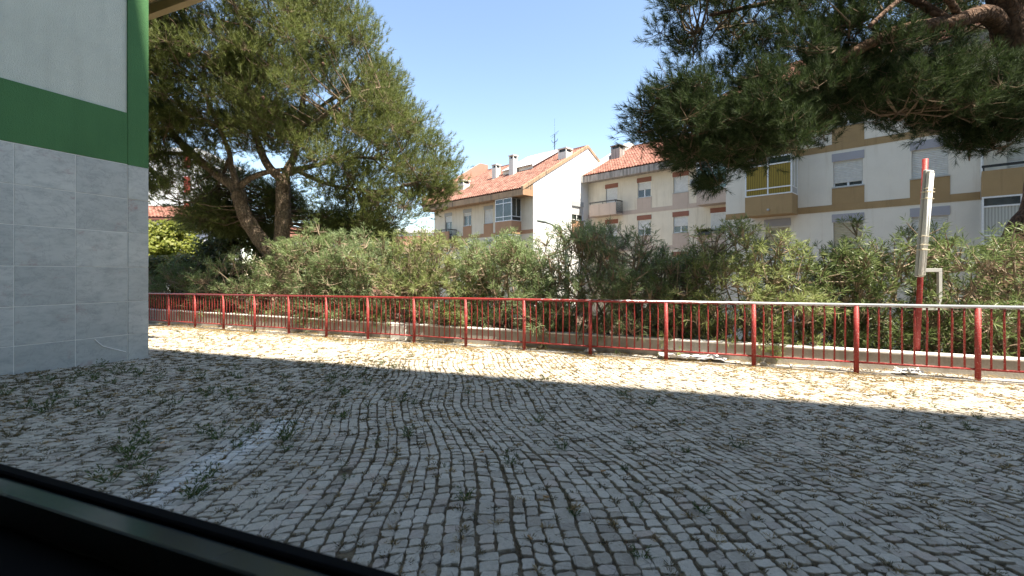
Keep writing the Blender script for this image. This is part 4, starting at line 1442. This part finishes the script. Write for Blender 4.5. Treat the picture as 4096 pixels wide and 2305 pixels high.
for k in (-2, -1, 0, 1):
    dz = k * FC
    box('band', M['ochre'], C_, 0, 9.08, -.018, -.002, E(2.78 + dz), E(3.07 + dz))
    box('band', M['ochre'], C_, 13.1, CL, -.018, -.002, E(2.78 + dz), E(3.07 + dz))
    for i, (a, b) in enumerate(winC):
        box('lintel_panel', M['lilac'], C_, a, b, -.025, -.002, E(4.952 + dz), E(5.30 + dz))
        box('apron_panel', M['ochre'], C_, a, b, -.02, -.002, E(3.072 + dz), E(3.78 + dz))
        sh = {(0, 0): .84, (0, 1): .99, (-1, 0): .99, (-1, 1): .99}.get((k, i), .7)
        window_unit(C_, a + .05, b - .05, E(3.83 + dz), E(4.95 + dz), sh, 'shutter_cream' if (k, i) == (-1, 0) else 'shutter')
    window_unit(C_, 1.84, 2.86, E(3.83 + dz), E(4.95 + dz), .95, 'shutter_cream')
    window_unit(C_, 9.75, 11.6, E(3.25 + dz), E(5.0 + dz), .9, frame='alu')
box('lintel_panel', M['lilac'], C_, 1.79, 2.91, -.025, -.002, E(4.952 - FC), E(5.30 - FC))
glazed_bay(C_, 1.24, 3.2, -1.0, E(2.76), E(5.42), E(3.66), 'alu', 'curtain', 'ochre', sidefill='net')
glazed_bay(C_, 1.24, 3.2, -1.0, E(5.43), E(8.15), E(6.32), 'alu', 'net', 'ochre', sidefill='net')
balcony(C_, 9.1, 12.9, -1.0, E(2.75), E(3.66), 'ochre')
balcony(C_, 9.1, 12.9, -1.0, E(5.41), E(6.32), 'ochre')
glazed_bay(C_, 9.1, 12.9, -1.0, E(.10), E(2.745), E(1.05), 'alu', 'net', 'ochre', cols=4, low=.3)
m = MB(); m.tube([(9.13, -.12, E(3.6)), (9.13, -.12, E(5.4))], .045, 8); m.build('downpipe', M['alu'], C_)
m = MB(); m.prism([(-.95, E(8.2)), (.03, E(8.25)), (.03, E(9.05)), (-.95, E(8.65))], -.2, CL)
m.build('eaves', M['stained'], C_)
m = MB(); m.prism([(-.93, E(8.67)), (6.0, E(12.1)), (13, E(8.67)), (13, E(8.5)), (6.0, E(11.9)), (-.93, E(8.5))], -.1, CL)
rfC = m.build('roof', M['tile_red'], C_)
tiled_roof(rfC, -.1, CL, -.98, E(8.7), 6.0, E(12.18), M['tile_red'], lambda u, v: abs(u - .4) + v * .3, n_parts=120)
# wall lamp and stain under the bay
m = MB(); m.tube([(2.25, -1.003, E(2.98)), (2.25, -1.06, E(2.98)), (2.25, -1.10, E(2.93))], [.05, .06, .035], 8)
m.build('wall_lamp', M['sill'], C_)

# ------------------------------------------------------------------ far houses on the left
def far_house(name, label, x, y, rz, w, d, h, z0, wallm, roofm, roof='gable', nwin=3, floors=2, rise=1.5):
    o = empty(name, (x, y, z0), rz); tag(o, label, 'house')
    wins = []
    for f in range(floors):
        for i in range(nwin):
            u = w * (i + .5) / nwin
            zt = h - .55 - f * 2.8
            wins.append((u - .5, u + .5, zt - 1.2, zt))
    m = MB(); wall_openings(m, 0, w, 0, h, wins, thick=.15)
    m.poly([(w, 0, 0), (w, d, 0), (w, d, h), (w, 0, h)]); m.poly([(0, d, 0), (0, 0, 0), (0, 0, h), (0, d, h)])
    m.poly([(w, d, 0), (0, d, 0), (0, d, h), (w, d, h)]); m.poly([(0, 0, h), (w, 0, h), (w, d, h), (0, d, h)])
    m.build('wall', wallm, o)
    for q in wins:
        window_unit(o, q[0], q[1], q[2], q[3], R.choice((.2, .5, .8)), y=.05)
    if roof == 'gable':
        m = MB(); m.prism([(-.5, h + .02), (d / 2, h + rise), (d + .5, h + .02), (d + .5, h - .12), (-.5, h - .12)][::-1], -.4, w + .4)
        rf = m.build('roof', roofm, o)
        tiled_roof(rf, -.4, w + .4, -.52, h + .05, d / 2, h + rise + .03, roofm, lambda u, v: u, n_parts=0)
    elif roof == 'flat':
        box('parapet', wallm, o, -.3, w + .3, -.3, d + .3, h + .002, h + .7, bevel=.15)
    return o

far_house('far_house', 'white house with orange tile roof seen past the marble corner', -30.5, 31.0, .15, 8.0, 7, 8.2, STREET - 1, M['far_white'], M['tile_red'], nwin=4, floors=2, rise=1.2)
o = far_house('far_apartment_tower', 'tall white apartment tower glimpsed through the left pine', -53, 60, .1, 11, 12, 20.5, STREET - 1, M['far_white'], M['tile_red'], 'flat', nwin=4, floors=6)
for k in range(5):
    box('red_panel', M['far_red'], o, 9.2, 9.9, -.08, -.003, 5 + k * 3.4, 7.2 + k * 3.4)
far_house('far_house', 'cream house with orange roof between the two pine stems', -28.5, 50, .05, 13, 9, 8.3, STREET - 1, M['far_cream'], M['tile_red'], nwin=5, floors=1, rise=1.5)
far_house('far_house', 'low house with long orange roof right of the forked pine', -15.2, 47, -.05, 10.5, 8, 7.1, STREET - 1, M['pink_wall'], M['tile_red'], nwin=4, floors=1, rise=1.3)
far_house('far_house', 'distant white flat-roofed building above the shrubs left of the gable house', -17.5, 70, .05, 11, 8, 10.6, STREET - 1, M['far_white'], M['tile_red'], 'flat', nwin=4, floors=1)

# ------------------------------------------------------------------ small things
# street lamp with bent arm
sl = empty('street_lamp', (2.35, 20.0, STREET)); tag(sl, 'grey street lamp with bent arm in front of the white gable', 'street lamp')
zt = EYE - STREET
m = MB()
P = limb(m, [(0, 0, 0), (.05, 0, zt + .4), (0, 0, zt + 1.35), (-.18, 0, zt + 1.8), (-.5, 0, zt + 2.15), (-.85, 0, zt + 2.29)], .085, .05, 10, 5, 0)
m.build('bent_pole', M['grey_post'], sl, True)
m = MB(); m.tube([(-.78, 0, zt + 2.28), (-.95, 0, zt + 2.325), (-1.2, 0, zt + 2.36), (-1.28, 0, zt + 2.36)], [.04, .075, .06, .02], 8)
m.build('lamp_head', M['grey_post'], sl, True)

# red post with strapped fluorescent fitting
X0, X1, YP = 5.69, 5.813, 6.40
lp = empty('light_post', (X0, YP, EYE - 1.65)); tag(lp, 'leaning red tube post carrying a fluorescent fitting wrapped in tape', 'light post')
def lpz(z): return z + 1.65
def lx(z): return (X1 - X0) * (z + 1.2) / 2.825
m = MB(); m.tube([(lx(-1.65), 0, 0), (lx(1.625), 0, lpz(1.625))], .034, 14); m.build('post', M['red'], lp, True)
ft = empty('fluorescent_fitting', (0, 0, 0)); ft.parent = lp
za, zb = -.034, 1.453
A0, A1 = Vector((-.028, -.075, lpz(za))), Vector((.10, -.075, lpz(zb)))
axis = (A1 - A0).normalized()
rot = Matrix.Rotation(math.atan2(axis.x, axis.z), 4, 'Y')
ln = (A1 - A0).length
def fit(name, x0, x1, y0, y1, z0, z1, mat, bev=.01):
    m = MB(); m.box(x0, x1, y0, y1, z0, z1)
    o = m.build(name, mat, ft, bevel=bev); o.matrix_local = Matrix.Translation(A0) @ rot
    return o
fit('housing', -.056, .056, -.012, .03, 0, ln, M['galv'])
fit('diffuser', -.050, .050, -.055, -.013, .012, ln - .012, M['plastic'], .018)
for u in (-.018, .018):
    m = MB(); m.tube([(u, -.0535, .06), (u, -.0535, ln - .06)], .0125, 8)
    o = m.build('tube_lamp', M['tube'], ft, True); o.matrix_local = Matrix.Translation(A0) @ rot
for zc, w in ((.37, .018), (.44, .008), (1.08, .01), (1.17, .018), (1.22, .006), (.56, .005)):
    fit('tape_wrap', -.0572, .0572, -.0665, .031, zc, zc + w, M['tape'], .003)
br = MB()
bx0, bx1, by = .09, .345, .0
br.box(bx0, bx1, by - .02, by + .02, lpz(.035), lpz(.085)); br.box(bx1 - .05, bx1, by - .02, by + .02, lpz(-.44), lpz(.034)); br.box(bx0 - .03, bx1, by - .02, by + .02, lpz(-.50), lpz(-.441))
br.build('bracket_frame', M['galv'], lp, bevel=.003)

# cars down in the street
def car(label, paint, s, off, flip=False):
    p = RP + DR * s + NRAIL * off
    o = empty('parked_car', (p.x, p.y, STREET + .006)); o.rotation_euler = (0, 0, math.atan2(DR.y, DR.x) + (math.pi if flip else 0))
    tag(o, label, 'car', None)
    prof = [(-2.1, .35), (2.1, .35), (2.15, .62), (2.05, .85), (1.15, .98), (.55, 1.42), (-.9, 1.46), (-1.75, 1.05), (-2.1, .98), (-2.16, .6)]
    m = MB()
    n = len(prof)
    def ring(y, tap): return [(x, y * (tap if z > 1.0 else 1), z) for x, z in prof]
    r0, r1 = ring(-.86, .80), ring(.86, .80)
    b = len(m.v); m.v += r0 + r1
    for i in range(n):
        j = (i + 1) % n
        m.f.append((b + i, b + n + i, b + n + j, b + j))
    m.f.append(tuple(b + i for i in range(n))); m.f.append(tuple(b + n + i for i in reversed(range(n))))
    body = m.build('body', paint, o, bevel=.05, smooth=False)
    for sgn in (-1, 1):
        m = MB(); y = .80 * sgn
        q = [(.95, y * 1.045, 1.02), (.48, y * .90, 1.36), (-.15, y * .90, 1.38), (-.15, y * 1.04, 1.03)]
        q2 = [(-.22, y * 1.04, 1.03), (-.22, y * .90, 1.38), (-.85, y * .90, 1.39), (-1.45, y * 1.03, 1.06)]
        for qq in (q, q2):
            m = MB(); m.poly(qq if sgn < 0 else qq[::-1]); m.build('side_window', M['glass'], body)
        for wx in (-1.3, 1.32):
            m = MB(); m.tube([(wx, .70 * sgn, .31), (wx, .89 * sgn, .31)], .31, 18); wh = m.build('wheel', M['tyre'], o)
            m = MB(); m.tube([(wx, .885 * sgn, .31), (wx, .90 * sgn, .31)], .19, 14); m.build('rim', M['sheet_metal'], wh)
    m = MB(); m.poly([(1.10, -.66, 1.03), (1.10, .66, 1.03), (.60, .60, 1.40), (.60, -.60, 1.40)]); m.build('windscreen', M['glass'], body)
    return o
car('white car parked in the street below, roof just above the low wall', M['car_white'], 3.0, 3.9)
car('silver car parked in the street below near the lamp post', M['car_silver'], -.6, 3.9)

# crumpled white sheet on the ledge, rubble and sticks
def crumple(name, label, s, off, w, d, h, mat, cat):
    p = rail_pt(s, off, .055)
    m = MB(); n1, n2 = 14, 6
    G = [[(-(i / n1 - .5) * w + R.uniform(-.02, .02), (k / n2 - .5) * d + R.uniform(-.02, .02), max(0, R.gauss(.02, .02)) + h * math.exp(-((i / n1 - .82) / .1) ** 2) * math.sin(math.pi * k / n2)) for k in range(n2 + 1)] for i in range(n1 + 1)]
    for i in range(n1):
        for k in range(n2):
            m.poly([G[i][k], G[i + 1][k], G[i + 1][k + 1], G[i][k + 1]])
    o = m.build(name, mat)
    o.location = p; o.rotation_euler = (0, 0, math.atan2(DR.y, DR.x))
    return tag(o, label, cat)
crumple('plastic_sheet', 'crumpled white plastic sheet lying on the ledge behind the railing', 3.35, .14, 1.0, .24, .07, M['paper'], 'litter')
crumple('paper_scrap', 'torn white paper scrap at the foot of the railing below the light post', .65, .12, .28, .14, .03, M['paper'], 'litter')
crumple('paper_scrap', 'small pale scrap lying under the bottom rail beside the middle posts', 5.0, .10, .16, .10, .03, M['paper'], 'litter')
m = MB(); m.box(-.45, .45, -.03, .03, 0, .025); o = m.build('wood_strip', M['wood'], None, bevel=.004)
o.location = rail_pt(8.5, .12, .042); o.rotation_euler = (0, .015, math.atan2(DR.y, DR.x) + .03)
tag(o, 'loose grey wooden strip on the ledge behind the railing', 'wood')
def rock(s, off, r, label):
    bm = bmesh.new(); bmesh.ops.create_icosphere(bm, subdivisions=1, radius=r)
    for v_ in bm.verts:
        k = R.uniform(.7, 1.15); v_.co = Vector((v_.co.x * k * 1.3, v_.co.y * k, v_.co.z * k * .7))
    me = bpy.data.meshes.new('broken_stone'); bm.to_mesh(me); bm.free()
    o = link('broken_stone', me, M['soil'] if r > .06 else M['ledge']); o.location = rail_pt(s, off, .03 + r * .4)
    tag(o, label, 'stone')
rock(5.95, .22, .075, 'dark broken stone against the low wall beside a railing post')
rock(2.35, .05, .05, 'small pale stone chip on the ledge right of the white sheet')
rock(15.0, .25, .06, 'rounded dark stone on the ledge near the marble corner')

# ------------------------------------------------------------------ weeds, straw, cigarette ends
def blades(n, x, y, h, spread, w, mat_lean=.5):
    a = NR.random(n) * 6.283; rr = NR.random(n) * spread
    bx = x + rr * np.cos(a); by = y + rr * np.sin(a)
    bz = ground_z(bx, by) + .004
    p = np.stack([bx, by, bz], 1)
    d = np.stack([np.cos(a) * mat_lean, np.sin(a) * mat_lean, np.ones(n)], 1) + NR.normal(0, .3, (n, 3))
    d[:, 2] = np.abs(d[:, 2]) + .12
    d = unit(d)
    ln = h * NR.uniform(.45, 1.1, (n, 1))
    side = unit(np.cross(d, NR.normal(0, 1, (n, 3)))) * (w / 2)
    mid = p + d * ln * .55
    tip = p + d * ln + np.stack([np.cos(a), np.sin(a), -np.ones(n) * .5], 1) * ln * .22
    return np.stack([p - side * .4, mid + side, tip, mid - side], 1).reshape(-1, 3)

jw = []
for (aj, bj) in joints:
    x, y = warp(aj, bj)
    jw.append((x, y))
jw = np.array(jw)
railD = (jw - np.array((RP.x, RP.y))) @ np.array((NRAIL.x, NRAIL.y))
# dry straw: thick near the railing, sparse elsewhere
prob = np.where(railD > -.6, .5, np.where(railD > -2.6, .21, .12)) * (.4 + 1.2 * (np.sin(jw[:, 0] * 1.7 + 1) * np.sin(jw[:, 1] * 1.3) > -.1))
sel = jw[NR.random(len(jw)) < prob * .6]
parts = [blades(int(R.uniform(18, 36)), x, y, .022 + .0015 * min(y, 7), .028, .0025 + .0006 * min(y, 7), 1.1) + np.array((0, 0, .006)) for x, y in sel]
o = np_mesh('dry_grass', np.concatenate(parts), 4, M['straw'])
tag(o, 'dry straw-coloured grass in the joints of the cobbles', 'grass', kind='stuff')
# low brownish growth, thick on the left in front of the marble wall
lw_ = np.where((jw[:, 0] < -1.6) & (jw[:, 1] < 7.5), .6, np.where(railD > -2.6, .12, .30))
sel = jw[NR.random(len(jw)) < lw_ * .6]
parts = [blades(int(R.uniform(16, 34)), x, y, .020 + .002 * min(y, 7), .026, .0025 + .0006 * min(y, 7), .9) + np.array((0, 0, .005)) for x, y in sel]
o = np_mesh('joint_growth', np.concatenate(parts), 4, M['moss'])
tag(o, 'low brown and olive growth in the cobble joints', 'grass', kind='stuff')
# extra straw along the foot of the railing
parts = []
for k in range(1100):
    s = R.uniform(-3.5, 20); off = R.choice((R.gauss(-.12, .10), R.gauss(-.10, .2), R.uniform(0, .3)))
    p = rail_pt(s, off)
    parts.append(blades(int(R.uniform(8, 22)), p.x, p.y, .045 if off < .05 else .06, .09, .006, 1.8) + np.array((0, 0, .012 if off < 0 else .035)))
o = np_mesh('dry_grass', np.concatenate(parts), 4, M['straw'])
tag(o, 'matted dry straw along the foot of the railing', 'grass', kind='stuff')

protos = []
for k in range(5):
    n = (26, 34, 22, 40, 30)[k]; h = (.10, .13, .08, .11, .16)[k]
    ns = (5, 7, 4, 9, 6)[k]
    an = NR.random(ns) * 6.283
    bs = np.stack([np.cos(an) * .02, np.sin(an) * .02, np.zeros(ns)], 1)
    dn = np.stack([np.cos(an) * .6, np.sin(an) * .6, NR.uniform(.5, 1.3, ns)], 1)
    q = np.concatenate([leaves(bs, dn, h * .8, 13, .038, .0075, (25, 70)), blades(14, 0, 0, h * .7, .04, .007, .8) + np.array((0, 0, -.004))])
    me = np_mesh('weed_proto', q, 4, M['weed'] if k != 2 else M['moss'])
    protos.append(me.data); bpy.data.objects.remove(me)
GR = 'green weed tufts between the cobbles'
spots = []
tries = 0
while len(spots) < 190 and tries < 20000:
    tries += 1
    x, y = jw[R.randrange(len(jw))]
    if not in_view(x, y): continue
    dens = 1.0 if (x < -1.4 and y < 7) else (.26 if x < 1.5 else .16)
    if y > 6.2: dens *= .35
    if R.random() > dens: continue
    if any((x - a) ** 2 + (y - b) ** 2 < .02 for a, b in spots): continue
    spots.append((x, y))
for (x, y) in spots:
    o = link('weed_tuft', R.choice(protos)); o.location = (x, y, ground_z(x, y) + .004)
    s = R.uniform(.4, 1.0) * (1.1 if x < -1.4 else .8)
    o.scale = (s, s, s * R.uniform(.8, 1.3)); o.rotation_euler = (0, 0, R.uniform(0, 6.28))
    sunlit = x * NWIN.x + y * NWIN.y > 5.3
    if sunlit: tag(o, 'small green weed tuft in the sunlit cobbles near the railing', 'weed', GR + ' in the sun')
    elif x < -1.4 and y > 4.2: tag(o, 'feathery green weed tuft in the shaded cobbles in front of the marble wall', 'weed', GR + ' by the marble wall')
    elif x < -1.0: tag(o, 'feathery green weed tuft in the shaded cobbles near the window sill', 'weed', GR + ' near the sill')
    elif x < 1.0: tag(o, 'small green weed tuft in the middle of the shaded cobbles', 'weed', GR + ' in the middle')
    else: tag(o, 'small green weed tuft in the shaded cobbles towards the right', 'weed', GR + ' on the right')

m = MB(); m.tube([(-.018, 0, .007), (.012, 0, .007)], .0045, 6); bt = m.build('cigarette_end', M['butt'])
me_b = bt.data; bpy.data.objects.remove(bt)
k = 0
while k < 14:
    x, y = jw[R.randrange(len(jw))]
    if not in_view(x, y) or y > 5: continue
    o = link('cigarette_end', me_b); o.location = (x + .05, y + .05, ground_z(x, y) + .028); o.rotation_euler = (0, R.uniform(-.1, .1), R.uniform(0, 6.28))
    tag(o, 'tan cigarette end lying on the cobbles', 'cigarette end', 'cigarette ends on the cobbles'); k += 1
